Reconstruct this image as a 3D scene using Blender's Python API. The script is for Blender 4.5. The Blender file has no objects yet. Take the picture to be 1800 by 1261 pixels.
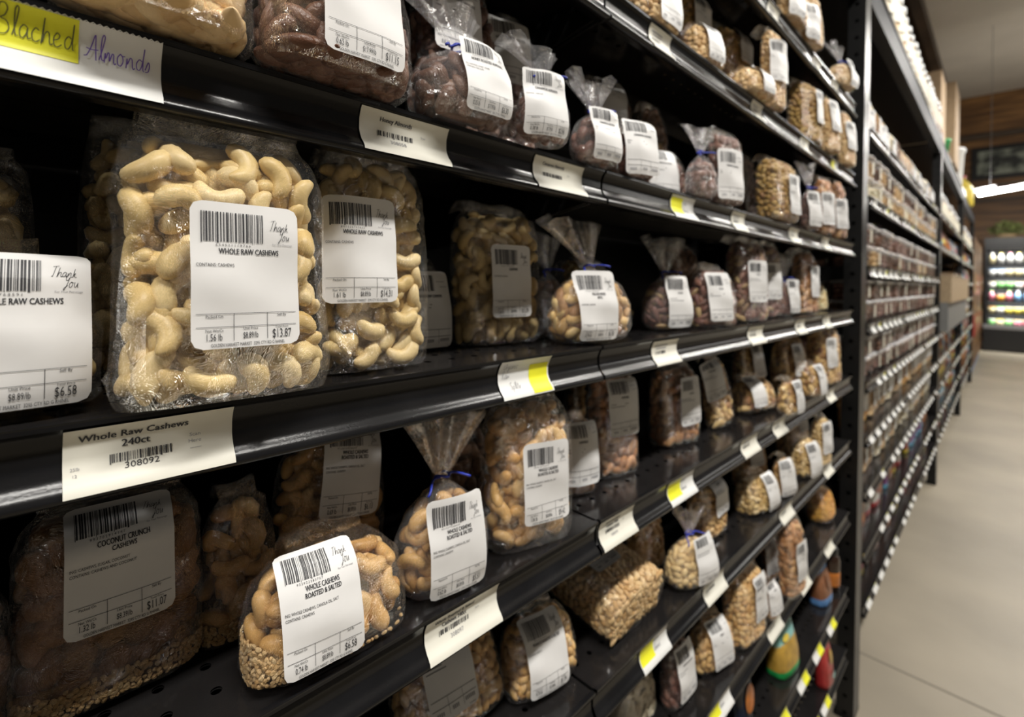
import bpy, math, random
import numpy as np
from mathutils import Matrix, Vector

R = math.radians
H = 1.26                                   # camera height above the floor
SC = bpy.context.scene
COL = SC.collection

# ------------------------------------------------------------------ camera
cam_data = bpy.data.cameras.new('camera')
cam = bpy.data.objects.new('camera', cam_data)
COL.objects.link(cam)
cam_data.sensor_fit = 'HORIZONTAL'
cam_data.sensor_width = 36.0
cam_data.lens = 860.0 / 1800.0 * 36.0
cam_data.shift_y = -(630.5 - 491.43) / 1800.0
cam_data.clip_start = 0.01
cam_data.clip_end = 100
YAW, ROLL = 45.171, 0.018
cam.matrix_world = (Matrix.Translation((0, 0, H)) @ Matrix.Rotation(R(YAW), 4, 'Z') @
                    Matrix.Rotation(R(90), 4, 'X') @ Matrix.Rotation(ROLL, 4, 'Z'))
cam_data.dof.use_dof = True
cam_data.dof.focus_distance = 0.285
cam_data.dof.aperture_fstop = 6.2
SC.camera = cam

# ------------------------------------------------------------------ view, world, lights
SC.view_settings.view_transform = 'Standard'
SC.view_settings.look = 'None'
SC.view_settings.gamma = 1.0
SC.view_settings.use_curve_mapping = False
SC.view_settings.exposure = 1.22
cy = SC.cycles
cy.max_bounces = 7
cy.diffuse_bounces = 3
cy.glossy_bounces = 3
cy.transmission_bounces = 3
cy.transparent_max_bounces = 20
cy.caustics_reflective = False
cy.caustics_refractive = False
cy.sample_clamp_indirect = 4.0
cy.sample_clamp_direct = 12.0
world = bpy.data.worlds.new('world')
SC.world = world
world.use_nodes = True
bg = world.node_tree.nodes['Background']
bg.inputs[0].default_value = (1.0, 0.93, 0.82, 1)
bg.inputs[1].default_value = 0.035


def area(name, loc, sx, sy, power, rot=(0, 0, 0), color=(1.0, 0.965, 0.905)):
    d = bpy.data.lights.new(name, 'AREA')
    d.shape = 'RECTANGLE'
    d.size, d.size_y = sx, sy
    d.energy = power
    d.color = color
    o = bpy.data.objects.new(name, d)
    o.location = loc
    o.rotation_euler = rot
    COL.objects.link(o)
    return o


# ceiling strip lights hanging in a row above the aisle
for yy in (-2.0, 0.2, 2.4, 4.6, 6.8, 9.0):
    area('strip_or_fill_light', (0.52, yy, H + 1.70), 0.13, 1.22, 19.0)
for yy in (7.5, 12.5):  # unseen side lights, added to brighten the far floor and ceiling
    area('strip_or_fill_light', (3.2, yy, H + 1.85), 0.25, 2.4, 30.0)

for yy in (6.5, 12.5):                        # added upward fill that brightens the ceiling, no fixture here
    area('strip_or_fill_light', (2.6, yy, H + 1.95), 0.3, 2.4, 22.0, (R(180), 0, 0))

# ------------------------------------------------------------------ materials
MATS = {}


def nodes_of(m):
    m.use_nodes = True
    nt = m.node_tree
    return nt, nt.nodes, nt.links


def pmat(name, col, rough=0.5, metal=0.0, var=0.0, scale=30.0, bump=0.0, bscale=60.0, coat=0.0, spec=0.5, emit=0.0):
    """plain principled paint / paper / plastic with slight procedural variation"""
    m = bpy.data.materials.new(name)
    nt, n, l = nodes_of(m)
    b = n['Principled BSDF']
    b.inputs['Base Color'].default_value = (*col, 1)
    b.inputs['Roughness'].default_value = rough
    b.inputs['Metallic'].default_value = metal
    b.inputs['Coat Weight'].default_value = coat
    b.inputs['Specular IOR Level'].default_value = spec
    tc = n.new('ShaderNodeTexCoord')
    if var > 0:
        nz = n.new('ShaderNodeTexNoise')
        nz.inputs['Scale'].default_value = scale
        nz.inputs['Detail'].default_value = 4
        l.new(tc.outputs['Object'], nz.inputs['Vector'])
        r = n.new('ShaderNodeValToRGB')
        r.color_ramp.elements[0].position = 0.3
        r.color_ramp.elements[1].position = 0.7
        r.color_ramp.elements[0].color = (*[c * (1 - var) for c in col], 1)
        r.color_ramp.elements[1].color = (*[min(1, c * (1 + var * .6)) for c in col], 1)
        l.new(nz.outputs['Fac'], r.inputs['Fac'])
        l.new(r.outputs['Color'], b.inputs['Base Color'])
    if bump > 0:
        nb = n.new('ShaderNodeTexNoise')
        nb.inputs['Scale'].default_value = bscale
        nb.inputs['Detail'].default_value = 5
        l.new(tc.outputs['Object'], nb.inputs['Vector'])
        bp = n.new('ShaderNodeBump')
        bp.inputs['Strength'].default_value = bump
        bp.inputs['Distance'].default_value = 0.002
        l.new(nb.outputs['Fac'], bp.inputs['Height'])
        l.new(bp.outputs['Normal'], b.inputs['Normal'])
    if emit > 0:
        b.inputs['Emission Color'].default_value = (*col, 1)
        b.inputs['Emission Strength'].default_value = emit
    MATS[name] = m
    return m


def nutmat(name, cols, rough=0.42, bump=0.12, bscale=250.0, spec=0.35):
    """nut skin: a colour per nut (island / object random) with mottling"""
    m = bpy.data.materials.new(name)
    nt, n, l = nodes_of(m)
    b = n['Principled BSDF']
    b.inputs['Roughness'].default_value = rough
    b.inputs['Specular IOR Level'].default_value = spec
    geo = n.new('ShaderNodeNewGeometry')
    oi = n.new('ShaderNodeObjectInfo')
    ad = n.new('ShaderNodeMath')
    ad.operation = 'ADD'
    l.new(geo.outputs['Random Per Island'], ad.inputs[0])
    l.new(oi.outputs['Random'], ad.inputs[1])
    fr = n.new('ShaderNodeMath')
    fr.operation = 'FRACT'
    l.new(ad.outputs[0], fr.inputs[0])
    ramp = n.new('ShaderNodeValToRGB')
    e = ramp.color_ramp.elements
    e[0].color = (*cols[0], 1)
    e[1].color = (*cols[-1], 1)
    for i, c in enumerate(cols[1:-1]):
        x = e.new((i + 1) / (len(cols) - 1))
        x.color = (*c, 1)
    l.new(fr.outputs[0], ramp.inputs['Fac'])
    tc = n.new('ShaderNodeTexCoord')
    nz = n.new('ShaderNodeTexNoise')
    nz.inputs['Scale'].default_value = 90
    nz.inputs['Detail'].default_value = 4
    l.new(tc.outputs['Object'], nz.inputs['Vector'])
    mx = n.new('ShaderNodeMix')
    mx.data_type = 'RGBA'
    mx.blend_type = 'MULTIPLY'
    mp = n.new('ShaderNodeMapRange')
    mp.inputs['From Min'].default_value = 0.45
    mp.inputs['From Max'].default_value = 0.75
    mp.inputs['To Min'].default_value = 0.0
    mp.inputs['To Max'].default_value = 0.38
    l.new(nz.outputs['Fac'], mp.inputs['Value'])
    l.new(mp.outputs[0], mx.inputs[0])
    l.new(ramp.outputs['Color'], mx.inputs[6])
    mx.inputs[7].default_value = (0.72, 0.62, 0.48, 1)
    l.new(mx.outputs[2], b.inputs['Base Color'])
    nb = n.new('ShaderNodeTexNoise')
    nb.inputs['Scale'].default_value = bscale
    nb.inputs['Detail'].default_value = 3
    l.new(tc.outputs['Object'], nb.inputs['Vector'])
    bp = n.new('ShaderNodeBump')
    bp.inputs['Strength'].default_value = bump
    bp.inputs['Distance'].default_value = 0.001
    l.new(nb.outputs['Fac'], bp.inputs['Height'])
    l.new(bp.outputs['Normal'], b.inputs['Normal'])
    MATS[name] = m
    return m


def filmmat(name, gloss=1.0, haze=0.03, rough=0.07, tint=(.93, .93, .93), scale=38.0, bump=0.5, crease=0.30):
    """crinkled clear plastic film"""
    m = bpy.data.materials.new(name)
    nt, n, l = nodes_of(m)
    n.remove(n['Principled BSDF'])
    out = n['Material Output']
    tc = n.new('ShaderNodeTexCoord')
    nz = n.new('ShaderNodeTexNoise')
    nz.inputs['Scale'].default_value = scale
    nz.inputs['Detail'].default_value = 2.5
    nz.inputs['Distortion'].default_value = 1.2
    l.new(tc.outputs['Object'], nz.inputs['Vector'])
    vo = n.new('ShaderNodeTexVoronoi')
    vo.feature = 'DISTANCE_TO_EDGE'
    vo.inputs['Scale'].default_value = scale * 1.1
    l.new(nz.outputs['Color'], vo.inputs['Vector'])
    sm = n.new('ShaderNodeMath')
    sm.operation = 'ADD'
    l.new(nz.outputs['Fac'], sm.inputs[0])
    l.new(vo.outputs['Distance'], sm.inputs[1])
    bp = n.new('ShaderNodeBump')
    bp.inputs['Strength'].default_value = bump
    bp.inputs['Distance'].default_value = 0.007
    l.new(sm.outputs[0], bp.inputs['Height'])
    ge = n.new('ShaderNodeNewGeometry')
    dt = n.new('ShaderNodeVectorMath')
    dt.operation = 'DOT_PRODUCT'
    l.new(bp.outputs['Normal'], dt.inputs[0])
    l.new(ge.outputs['Incoming'], dt.inputs[1])

    def mt(op, a, c=None):
        x = n.new('ShaderNodeMath')
        x.operation = op
        x.use_clamp = True
        for i, v in enumerate((a, c)):
            if isinstance(v, (int, float)):
                x.inputs[i].default_value = v
            elif v is not None:
                l.new(v, x.inputs[i])
        return x
    ab = n.new('ShaderNodeMath')
    ab.operation = 'ABSOLUTE'
    l.new(dt.outputs['Value'], ab.inputs[0])
    pw = mt('POWER', mt('SUBTRACT', 1.0, ab.outputs[0]).outputs[0], 5.0)
    mu = mt('MULTIPLY', mt('ADD', mt('MULTIPLY', pw.outputs[0], .6).outputs[0], .046).outputs[0], 1.35 * gloss)
    # folded creases: thin lines, in patches, where the film is doubled and brighter
    cr = n.new('ShaderNodeMapRange')
    cr.inputs['From Min'].default_value = 0.0
    cr.inputs['From Max'].default_value = 0.035
    cr.inputs['To Min'].default_value = crease
    cr.inputs['To Max'].default_value = 0.0
    l.new(vo.outputs['Distance'], cr.inputs['Value'])
    pn = n.new('ShaderNodeTexNoise')
    pn.inputs['Scale'].default_value = 22
    l.new(tc.outputs['Object'], pn.inputs['Vector'])
    pm = n.new('ShaderNodeMapRange')
    pm.inputs['From Min'].default_value = 0.52
    pm.inputs['From Max'].default_value = 0.62
    l.new(pn.outputs['Fac'], pm.inputs['Value'])
    cm = mt('MULTIPLY', cr.outputs[0], pm.outputs[0])
    mu = mt('ADD', mu.outputs[0], cm.outputs[0])
    tr = n.new('ShaderNodeBsdfTransparent')
    tr.inputs[0].default_value = (*tint, 1)
    df = n.new('ShaderNodeBsdfDiffuse')
    df.inputs[0].default_value = (0.85, 0.85, 0.87, 1)
    m1 = n.new('ShaderNodeMixShader')
    m1.inputs[0].default_value = haze
    l.new(tr.outputs[0], m1.inputs[1])
    l.new(df.outputs[0], m1.inputs[2])
    gl = n.new('ShaderNodeBsdfGlossy')
    gl.inputs['Roughness'].default_value = rough
    l.new(mu.outputs[0], gl.inputs[0])
    l.new(bp.outputs['Normal'], gl.inputs['Normal'])
    m2 = n.new('ShaderNodeAddShader')
    l.new(m1.outputs[0], m2.inputs[0])
    l.new(gl.outputs[0], m2.inputs[1])
    l.new(m2.outputs[0], out.inputs['Surface'])
    MATS[name] = m
    return m


def holemat(name, col, rough, px, py, hr, ax=(0, 1), x0=0.0, x1=9.0, var=0.2):
    """black steel with punched round holes on a px * py grid (object space)"""
    m = pmat(name, col, rough, var=var, scale=18, bump=0.05, bscale=400, spec=0.3)
    nt, n, l = nodes_of(m)
    b = n['Principled BSDF']
    out = n['Material Output']
    tc = n.new('ShaderNodeTexCoord')
    sp = n.new('ShaderNodeSeparateXYZ')
    l.new(tc.outputs['Object'], sp.inputs[0])

    def math_(op, a, c=None, clamp=False):
        x = n.new('ShaderNodeMath')
        x.operation = op
        for i, v in enumerate((a, c)):
            if v is None:
                continue
            if isinstance(v, (int, float)):
                x.inputs[i].default_value = v
            else:
                l.new(v, x.inputs[i])
        return x.outputs[0]
    cs = []
    for k, p in zip(ax, (px, py)):
        q = math_('DIVIDE', sp.outputs[k], p)
        q = math_('SUBTRACT', math_('FRACT', q), 0.5)
        q = math_('MULTIPLY', q, p)
        cs.append(math_('MULTIPLY', q, q))
    d = math_('SQRT', math_('ADD', cs[0], cs[1]))
    ins = math_('LESS_THAN', d, hr)
    a = sp.outputs[ax[0]]
    ins = math_('MULTIPLY', ins, math_('GREATER_THAN', a, x0))
    ins = math_('MULTIPLY', ins, math_('LESS_THAN', a, x1))
    tr = n.new('ShaderNodeBsdfTransparent')
    mx = n.new('ShaderNodeMixShader')
    l.new(ins, mx.inputs[0])
    l.new(b.outputs[0], mx.inputs[1])
    l.new(tr.outputs[0], mx.inputs[2])
    l.new(mx.outputs[0], out.inputs['Surface'])
    return m


pmat('black_steel', (0.010, 0.010, 0.010), 0.25, var=0.3, scale=12, bump=0.06, bscale=500, spec=0.3)
pmat('rail_black', (0.010, 0.010, 0.011), 0.21, var=0.25, scale=25, bump=0.05, bscale=700, spec=0.32)
holemat('deck_black', (0.014, 0.013, 0.013), 0.12, 0.0254, 0.0254, 0.0032, (0, 1), -0.10, -0.02)
holemat('post_black', (0.011, 0.011, 0.011), 0.33, 0.045, 0.0508, 0.0055, (0, 2), -5, 5)
pmat('beam_grey', (0.020, 0.0215, 0.027), 0.5, var=0.2, scale=10, spec=0.12)
pmat('label_white', (0.80, 0.79, 0.78), 0.45, var=0.03, scale=60)
pmat('tag_cream', (0.80, 0.78, 0.69), 0.5, var=0.03, scale=40)
pmat('tag_white', (0.82, 0.82, 0.80), 0.5, var=0.03, scale=40)
pmat('tag_yellow', (0.88, 0.86, 0.03), 0.5, var=0.05, scale=40)
pmat('ink_black', (0.03, 0.03, 0.035), 0.6)
pmat('ink_grey', (0.30, 0.30, 0.32), 0.6)
pmat('ink_purple', (0.16, 0.09, 0.42), 0.6)
pmat('ink_olive', (0.10, 0.10, 0.03), 0.6)
pmat('tie_blue', (0.02, 0.04, 0.40), 0.4, var=0.2)
filmmat('film', 1.3, 0.010, 0.04, bump=0.9)
filmmat('film_milky', 1.1, 0.05, 0.06, bump=0.9)
filmmat('clear_plastic', 0.4, 0.02, 0.12, scale=15, bump=0.10, crease=0.0)
filmmat('lid_plastic', 1.0, 0.30, 0.15, scale=15, bump=0.10, crease=0.0)
nutmat('raw', [(0.66, 0.47, 0.19), (0.74, 0.57, 0.28), (0.69, 0.50, 0.21), (0.78, 0.62, 0.34), (0.61, 0.42, 0.16)], 0.40)
nutmat('roasted', [(0.55, 0.31, 0.10), (0.62, 0.38, 0.14), (0.49, 0.26, 0.08), (0.60, 0.37, 0.15), (0.66, 0.45, 0.21)], 0.40)
nutmat('blanched', [(0.721, 0.511, 0.265), (0.858, 0.648, 0.385), (0.789, 0.563, 0.282), (0.653, 0.426, 0.213)], 0.45)
nutmat('honey', [(0.10, 0.042, 0.024), (0.17, 0.080, 0.048), (0.13, 0.058, 0.034), (0.22, 0.115, 0.072)], 0.36, 0.8, 420)
nutmat('cinnamon', [(0.13, 0.055, 0.040), (0.21, 0.100, 0.072), (0.16, 0.070, 0.050), (0.27, 0.140, 0.10)], 0.38, 0.8, 420)
nutmat('coconut', [(0.17, 0.075, 0.022), (0.24, 0.115, 0.04), (0.13, 0.055, 0.018), (0.30, 0.17, 0.07)], 0.5, 0.9, 380)
nutmat('pecan', [(0.106, 0.046, 0.032), (0.171, 0.072, 0.051), (0.236, 0.11, 0.071), (0.132, 0.052, 0.045), (0.522, 0.364, 0.162)], 0.5, 0.6)
nutmat('walnut', [(0.454, 0.29, 0.079), (0.317, 0.17, 0.037), (0.591, 0.41, 0.148), (0.385, 0.204, 0.096)], 0.5, 0.7)
nutmat('granola', [(0.679, 0.454, 0.203), (0.816, 0.608, 0.34), (0.542, 0.317, 0.118), (0.748, 0.522, 0.272)], 0.5, 0.6)
nutmat('pieces', [(0.826, 0.651, 0.313), (0.86, 0.771, 0.467), (0.723, 0.514, 0.211)], 0.5, 0.5)
nutmat('almond', [(0.402, 0.182, 0.067), (0.539, 0.268, 0.11), (0.317, 0.131, 0.041), (0.642, 0.387, 0.178)], 0.45, 0.5)
nutmat('mixed', [(0.7, 0.46, 0.169), (0.336, 0.149, 0.052), (0.803, 0.577, 0.247), (0.622, 0.382, 0.13), (0.206, 0.084, 0.046)], 0.45, 0.4)
nutmat('peanut', [(0.632, 0.383, 0.135), (0.735, 0.503, 0.221), (0.529, 0.28, 0.084), (0.7, 0.451, 0.186)], 0.42)
nutmat('blanchpea', [(0.706, 0.509, 0.226), (0.809, 0.595, 0.277), (0.621, 0.407, 0.158)], 0.42)
nutmat('pistachio', [(0.645, 0.442, 0.183), (0.765, 0.579, 0.303), (0.525, 0.322, 0.098), (0.696, 0.51, 0.218)], 0.45)
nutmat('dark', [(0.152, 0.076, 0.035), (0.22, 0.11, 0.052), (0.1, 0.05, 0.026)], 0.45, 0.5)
nutmat('chips', [(0.74, 0.66, 0.48), (0.80, 0.73, 0.56), (0.70, 0.60, 0.42)], 0.45)
nutmat('orange', [(0.649, 0.305, 0.045), (0.769, 0.425, 0.08), (0.529, 0.202, 0.028)], 0.5)
nutmat('crumb', [(0.52, 0.36, 0.18), (0.45, 0.28, 0.12), (0.58, 0.43, 0.24)], 0.6, 0.6)
nutmat('brownie', [(0.05, 0.02, 0.012), (0.10, 0.045, 0.025), (0.20, 0.09, 0.05)], 0.5, 0.4)
nutmat('biscuit', [(0.617, 0.401, 0.185), (0.72, 0.521, 0.288), (0.48, 0.281, 0.117)], 0.5, 0.4)
nutmat('cream', [(0.806, 0.715, 0.526), (0.86, 0.818, 0.629), (0.669, 0.544, 0.355)], 0.5, 0.4)

# ------------------------------------------------------------------ object helpers


def tag(o, label=None, cat=None, group=None, kind=None):
    if label:
        o['label'] = label
    if cat:
        o['category'] = cat
    if group:
        o['group'] = group
    if kind:
        o['kind'] = kind
    return o


def empty(name, loc=(0, 0, 0), label=None, cat=None, group=None):
    o = bpy.data.objects.new(name, None)
    o.empty_display_size = 0.02
    COL.objects.link(o)
    o.location = loc
    return tag(o, label, cat, group)


def link(name, me, parent=None):
    o = bpy.data.objects.new(name, me)
    COL.objects.link(o)
    if parent:
        o.parent = parent
    return o


def trimesh(name, V, F, mats, smooth=True, mi=None):
    V = np.ascontiguousarray(V, dtype=np.float32)
    F = np.ascontiguousarray(F, dtype=np.int32)
    me = bpy.data.meshes.new(name)
    me.vertices.add(len(V))
    me.vertices.foreach_set('co', V.ravel())
    me.loops.add(F.size)
    me.loops.foreach_set('vertex_index', F.ravel())
    me.polygons.add(len(F))
    me.polygons.foreach_set('loop_start', np.arange(0, F.size, 3, dtype=np.int32))
    me.polygons.foreach_set('loop_total', np.full(len(F), 3, dtype=np.int32))
    me.polygons.foreach_set('use_smooth', np.full(len(F), smooth))
    if mi is not None:
        me.polygons.foreach_set('material_index', np.ascontiguousarray(mi, dtype=np.int32))
    for m in (mats if isinstance(mats, (list, tuple)) else [mats]):
        me.materials.append(MATS[m])
    me.update(calc_edges=True)
    return me


class MB:
    """collects pieces (verts, tris, material slot) into one mesh"""

    def __init__(self):
        self.V, self.F, self.M, self.n = [], [], [], 0

    def add(self, V, F, mi=0):
        V = np.asarray(V, float).reshape(-1, 3)
        F = np.asarray(F, int).reshape(-1, 3)
        self.V.append(V)
        self.F.append(F + self.n)
        self.M.append(np.full(len(F), mi))
        self.n += len(V)
        return self

    def box(self, x0, x1, y0, y1, z0, z1, mi=0):
        V = [(x, y, z) for x in (x0, x1) for y in (y0, y1) for z in (z0, z1)]
        Q = [(0, 1, 3, 2), (4, 6, 7, 5), (0, 4, 5, 1), (2, 3, 7, 6), (0, 2, 6, 4), (1, 5, 7, 3)]
        F = [t for a, b, c, d in Q for t in ((a, b, c), (a, c, d))]
        return self.add(V, F, mi)

    def quad(self, P, mi=0):
        return self.add(P, [(0, 1, 2), (0, 2, 3)], mi)

    def lathe(self, prof, seg=20, mi=0, c=(0, 0, 0)):
        prof = np.array(prof, float)
        a = np.linspace(0, 2 * np.pi, seg, endpoint=False)
        V = np.stack([prof[:, 0:1] * np.cos(a), prof[:, 0:1] * np.sin(a), np.repeat(prof[:, 1:2], seg, 1)], 2)
        return self.add(V.reshape(-1, 3) + np.array(c), grid_tris(len(prof), seg, True), mi)

    def tube(self, P, r, seg=8, mi=0):
        P = np.array(P, float)
        T = np.gradient(P, axis=0)
        T /= np.linalg.norm(T, axis=1)[:, None] + 1e-9
        ref = np.array([0.31, 0.52, 0.79])
        A = np.cross(T, ref)
        A /= np.linalg.norm(A, axis=1)[:, None]
        Bv = np.cross(T, A)
        a = np.linspace(0, 2 * np.pi, seg, endpoint=False)
        r = np.broadcast_to(np.asarray(r, float), (len(P),))
        V = P[:, None, :] + r[:, None, None] * (A[:, None, :] * np.cos(a)[None, :, None] + Bv[:, None, :] * np.sin(a)[None, :, None])
        n0 = self.n
        self.add(V.reshape(-1, 3), grid_tris(len(P), seg, True), mi)
        for e, fl in ((0, 1), (len(P) - 1, 0)):
            idx = [e * seg + k for k in range(seg)]
            F = [(idx[0], idx[k + 1], idx[k]) if fl else (idx[0], idx[k], idx[k + 1]) for k in range(1, seg - 1)]
            self.F.append(np.array(F) + n0)
            self.M.append(np.full(len(F), mi))
        return self

    def arrays(self):
        return np.vstack(self.V), np.vstack(self.F), np.concatenate(self.M)

    def mesh(self, name, mats, smooth=False):
        V, F, M = self.arrays()
        return trimesh(name, V, F, mats, smooth, M)

    def obj(self, name, mats, parent=None, smooth=False):
        return link(name, self.mesh(name, mats, smooth), parent)


def grid_tris(nr, nc, wrap=False):
    """tris of a row-major grid of nr rows and nc columns"""
    r, c = np.meshgrid(np.arange(nr - 1), np.arange(nc if wrap else nc - 1), indexing='ij')
    c2 = (c + 1) % nc
    a, b, d, e = r * nc + c, r * nc + c2, (r + 1) * nc + c2, (r + 1) * nc + c
    return np.concatenate([np.stack([a, b, d], -1).reshape(-1, 3), np.stack([a, d, e], -1).reshape(-1, 3)])


def bevel(o, w=0.002, seg=2):
    m = o.modifiers.new('bevel', 'BEVEL')
    m.width = w
    m.segments = seg
    m.limit_method = 'ANGLE'
    return o


def copy_tree(o, parent=None):
    c = o.copy()
    COL.objects.link(c)
    c.parent = parent
    for ch in o.children:
        copy_tree(ch, c)
    return c


def num(i):
    w = ['first', 'second', 'third', 'fourth', 'fifth', 'sixth', 'seventh', 'eighth', 'ninth', 'tenth', 'eleventh', 'twelfth',
         'thirteenth', 'fourteenth', 'fifteenth', 'sixteenth', 'seventeenth', 'eighteenth', 'nineteenth', 'twentieth']
    return w[i] if i < 20 else 'twenty-' + w[i - 20]

# ------------------------------------------------------------------ the building
def structure(name, mb, mats):
    return tag(mb.obj(name, mats), kind='structure')


def concrete():
    m = pmat('concrete', (0.315, 0.272, 0.205), 0.45, var=0.22, scale=1.6, bump=0.05, bscale=40)


def planks(name, c1, c2, rough=0.5, scale=7.0, axis=2):
    m = bpy.data.materials.new(name)
    nt, n, l = nodes_of(m)
    b = n['Principled BSDF']
    b.inputs['Roughness'].default_value = rough
    tc = n.new('ShaderNodeTexCoord')
    mp = n.new('ShaderNodeMapping')
    mp.inputs['Scale'].default_value = (0.6, 0.6, scale) if axis == 2 else (scale, 0.6, 0.6)
    l.new(tc.outputs['Object'], mp.inputs[0])
    nz = n.new('ShaderNodeTexNoise')
    nz.inputs['Scale'].default_value = 1.6
    nz.inputs['Detail'].default_value = 6
    l.new(mp.outputs[0], nz.inputs['Vector'])
    r = n.new('ShaderNodeValToRGB')
    r.color_ramp.elements[0].position = 0.35
    r.color_ramp.elements[1].position = 0.68
    r.color_ramp.elements[0].color = (*c1, 1)
    r.color_ramp.elements[1].color = (*c2, 1)
    l.new(nz.outputs['Fac'], r.inputs['Fac'])
    l.new(r.outputs['Color'], b.inputs['Base Color'])
    MATS[name] = m


concrete()
planks('wall_wood', (0.10, 0.045, 0.015), (0.30, 0.15, 0.05), scale=5.0)
planks('dark_wood', (0.03, 0.02, 0.013), (0.09, 0.058, 0.035), scale=6.0)
pmat('ceiling_paint', (0.62, 0.56, 0.47), 0.7, var=0.08, scale=1.2)

FZ = -0.045                                    # floor level
structure('floor', MB().box(-6, 8, -5, 16.6, -0.12, FZ), ['concrete'])
CZ = H + 4.7
pmat('joint_grey', (.16, .14, .11), .7)
structure('trim_3', MB().box(-6, 8, 2.118, 2.126, FZ - .002, FZ + .0006), ['joint_grey'])
structure('ceiling', MB().box(-0.98, 8, -5, 16.6, CZ, CZ + 0.1, 0).box(-6, -0.98, -5, 16.6, CZ, CZ + 0.1, 1), ['ceiling_paint', 'dark_wood'])
structure('trim_1', MB().box(-1.12, -0.98, -5, 16.5, CZ - 0.22, CZ), ['dark_wood'])
structure('wall_far', MB().box(-6, 8, 16.5, 16.6, FZ, CZ), ['wall_wood'])
structure('wall_left', MB().box(-6.1, -6, -5, 16.6, FZ, CZ), ['dark_wood'])
structure('trim_2', MB().box(-6, 8, 16.42, 16.5, H + 3.62, H + 3.75).box(-6, 8, 16.44, 16.5, H + 2.1, H + 2.16), ['dark_wood'])

# ------------------------------------------------------------------ racking
XF = -0.30                                           # front plane of the shelf lips
SHELF_Z = dict(S1=.508, S2=.313, S3=.117, S4=-.070, S5=-.256, S6=-.437, S7=-.637, S8=-.85, S9=-1.025)
PROF_V = np.array([0, .06, .14, .32, .60, .78, .90, 1.0])
PROF_X = np.array([.0012, .0004, -.0022, -.0048, -.0046, -.0012, .0030, .0042])
PROF_Z = np.array([.0012, -.0014, -.0040, -.0110, -.0195, -.0260, -.0300, -.0330])


def rail_pt(v, off=0.0):
    vv = np.linspace(0, 1, 65)
    k = np.array([.25, .5, .25])
    x = np.interp(vv, PROF_V, PROF_X)
    z = np.interp(vv, PROF_V, PROF_Z)
    for _ in range(6):
        x = np.convolve(np.pad(x, 1, 'edge'), k, 'valid')
        z = np.convolve(np.pad(z, 1, mode='reflect', reflect_type='odd'), k, 'valid')
    nx, nz = -np.gradient(z), np.gradient(x)
    ln = np.hypot(nx, nz)
    return np.interp(v, vv, x + off * nx / ln), np.interp(v, vv, z + off * nz / ln)


ORD = dict(S1='top shelf', S2='second shelf down', S3='third shelf down', S4='fourth shelf down', S5='fifth shelf down',
           S6='sixth shelf down', S7='seventh shelf down', S8='eighth shelf down', S9='lowest shelf')


def make_shelf(y0, y1, z, label, depth=0.45):
    """black steel shelf: deck with punched holes, concave price rail, two end brackets"""
    root = empty('steel_shelf', (XF, y0, z), label, 'shelf')
    L = y1 - y0
    MB().box(-depth, -0.001, 0, L, -0.0016, 0.0).obj('shelf_deck', ['deck_black'], root)
    v = np.linspace(0, 1, 33)
    px, pz = rail_pt(v)
    px = np.concatenate([px, [px[-1] - .0005, -.012, -.012]])
    pz = np.concatenate([pz, [pz[-1] - .0022, pz[-1] - .0022, pz[-1] - .0012]])
    # bead of the lip above and hollow back
    V = np.array([(x, yy, zz) for x, zz in zip(px, pz) for yy in (0, L)])
    F = grid_tris(len(px), 2)[:, ::-1]
    b = MB().add(V, F)
    b.box(-0.004, 0.0008, 0, L, -0.0018, 0.0012)
    o = b.obj('price_rail', ['rail_black'], root, smooth=False)
    o.data.polygons.foreach_set('use_smooth', [i < len(F) for i in range(len(o.data.polygons))])
    for yy in (0.0, L - 0.003):
        P = [(-depth, -.09), (-depth, -.002), (-.006, -.002), (-.0065, -.030), (-.03, -.034), (-.12, -.05)]
        n = len(P)
        V = [(x, yy + e, zz) for e in (0, .003) for x, zz in P]
        F = [(0, k + 1, k) for k in range(1, n - 1)] + [(n, n + k, n + k + 1) for k in range(1, n - 1)]
        for k in range(n):
            k2 = (k + 1) % n
            F += [(k, k2, n + k2), (k, n + k2, n + k)]
        MB().add(V, F).obj('shelf_bracket', ['black_steel'], root)
    MB().box(-0.20, -0.17, 0.003, L - 0.003, -0.022, -0.0018).obj('stiffener', ['black_steel'], root)
    return root


SEC = [(-0.79, 0.433), (0.437, 1.652)]
for s, z in SHELF_Z.items():
    for k, (a, b_) in enumerate(SEC):
        make_shelf(a, b_, H + z, f'black steel shelf section, {ORD[s]}, {"near left" if k == 0 else "right, ending at the near post"}')

POSTS = [1.765, 4.258, 6.751, 9.244]
for i, y in enumerate(POSTS):
    r = empty('rack_post', (-0.345, y, 0), f'black perforated steel rack post, {num(i)} along the aisle', 'rack post', 'rack posts')
    MB().box(0, .045, 0, .075, FZ, 2.75 if i == 0 else 2.28).obj('post_column', ['post_black'], r)
    MB().box(-.006, .045, -.004, .079, FZ, FZ + .01).obj('foot_plate', ['black_steel'], r)
for i, (a, b_) in enumerate([(-.65, 1.765), (1.84, 4.258), (4.333, 6.751), (6.826, 9.244)]):
    lab = ['black beam over the nut shelves nearest the camera', 'dark grey beam carrying jars beyond the near post',
           'dark grey beam carrying boxes past the second post', 'dark grey beam past the third rack post'][i]
    r = empty('rack_beam', (-0.345, a, H + 0.88), lab, 'rack beam')
    MB().box(0.004, .042, 0, b_ - a, 0, .085).obj('beam_bar', ['beam_grey'], r)
    MB().box(0.0, .046, 0, b_ - a, .085, .10).obj('beam_step', ['black_steel'], r)
    MB().box(-.50, 0.0, 0, b_ - a, .088, .10).obj('top_deck', ['black_steel'], r)
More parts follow.
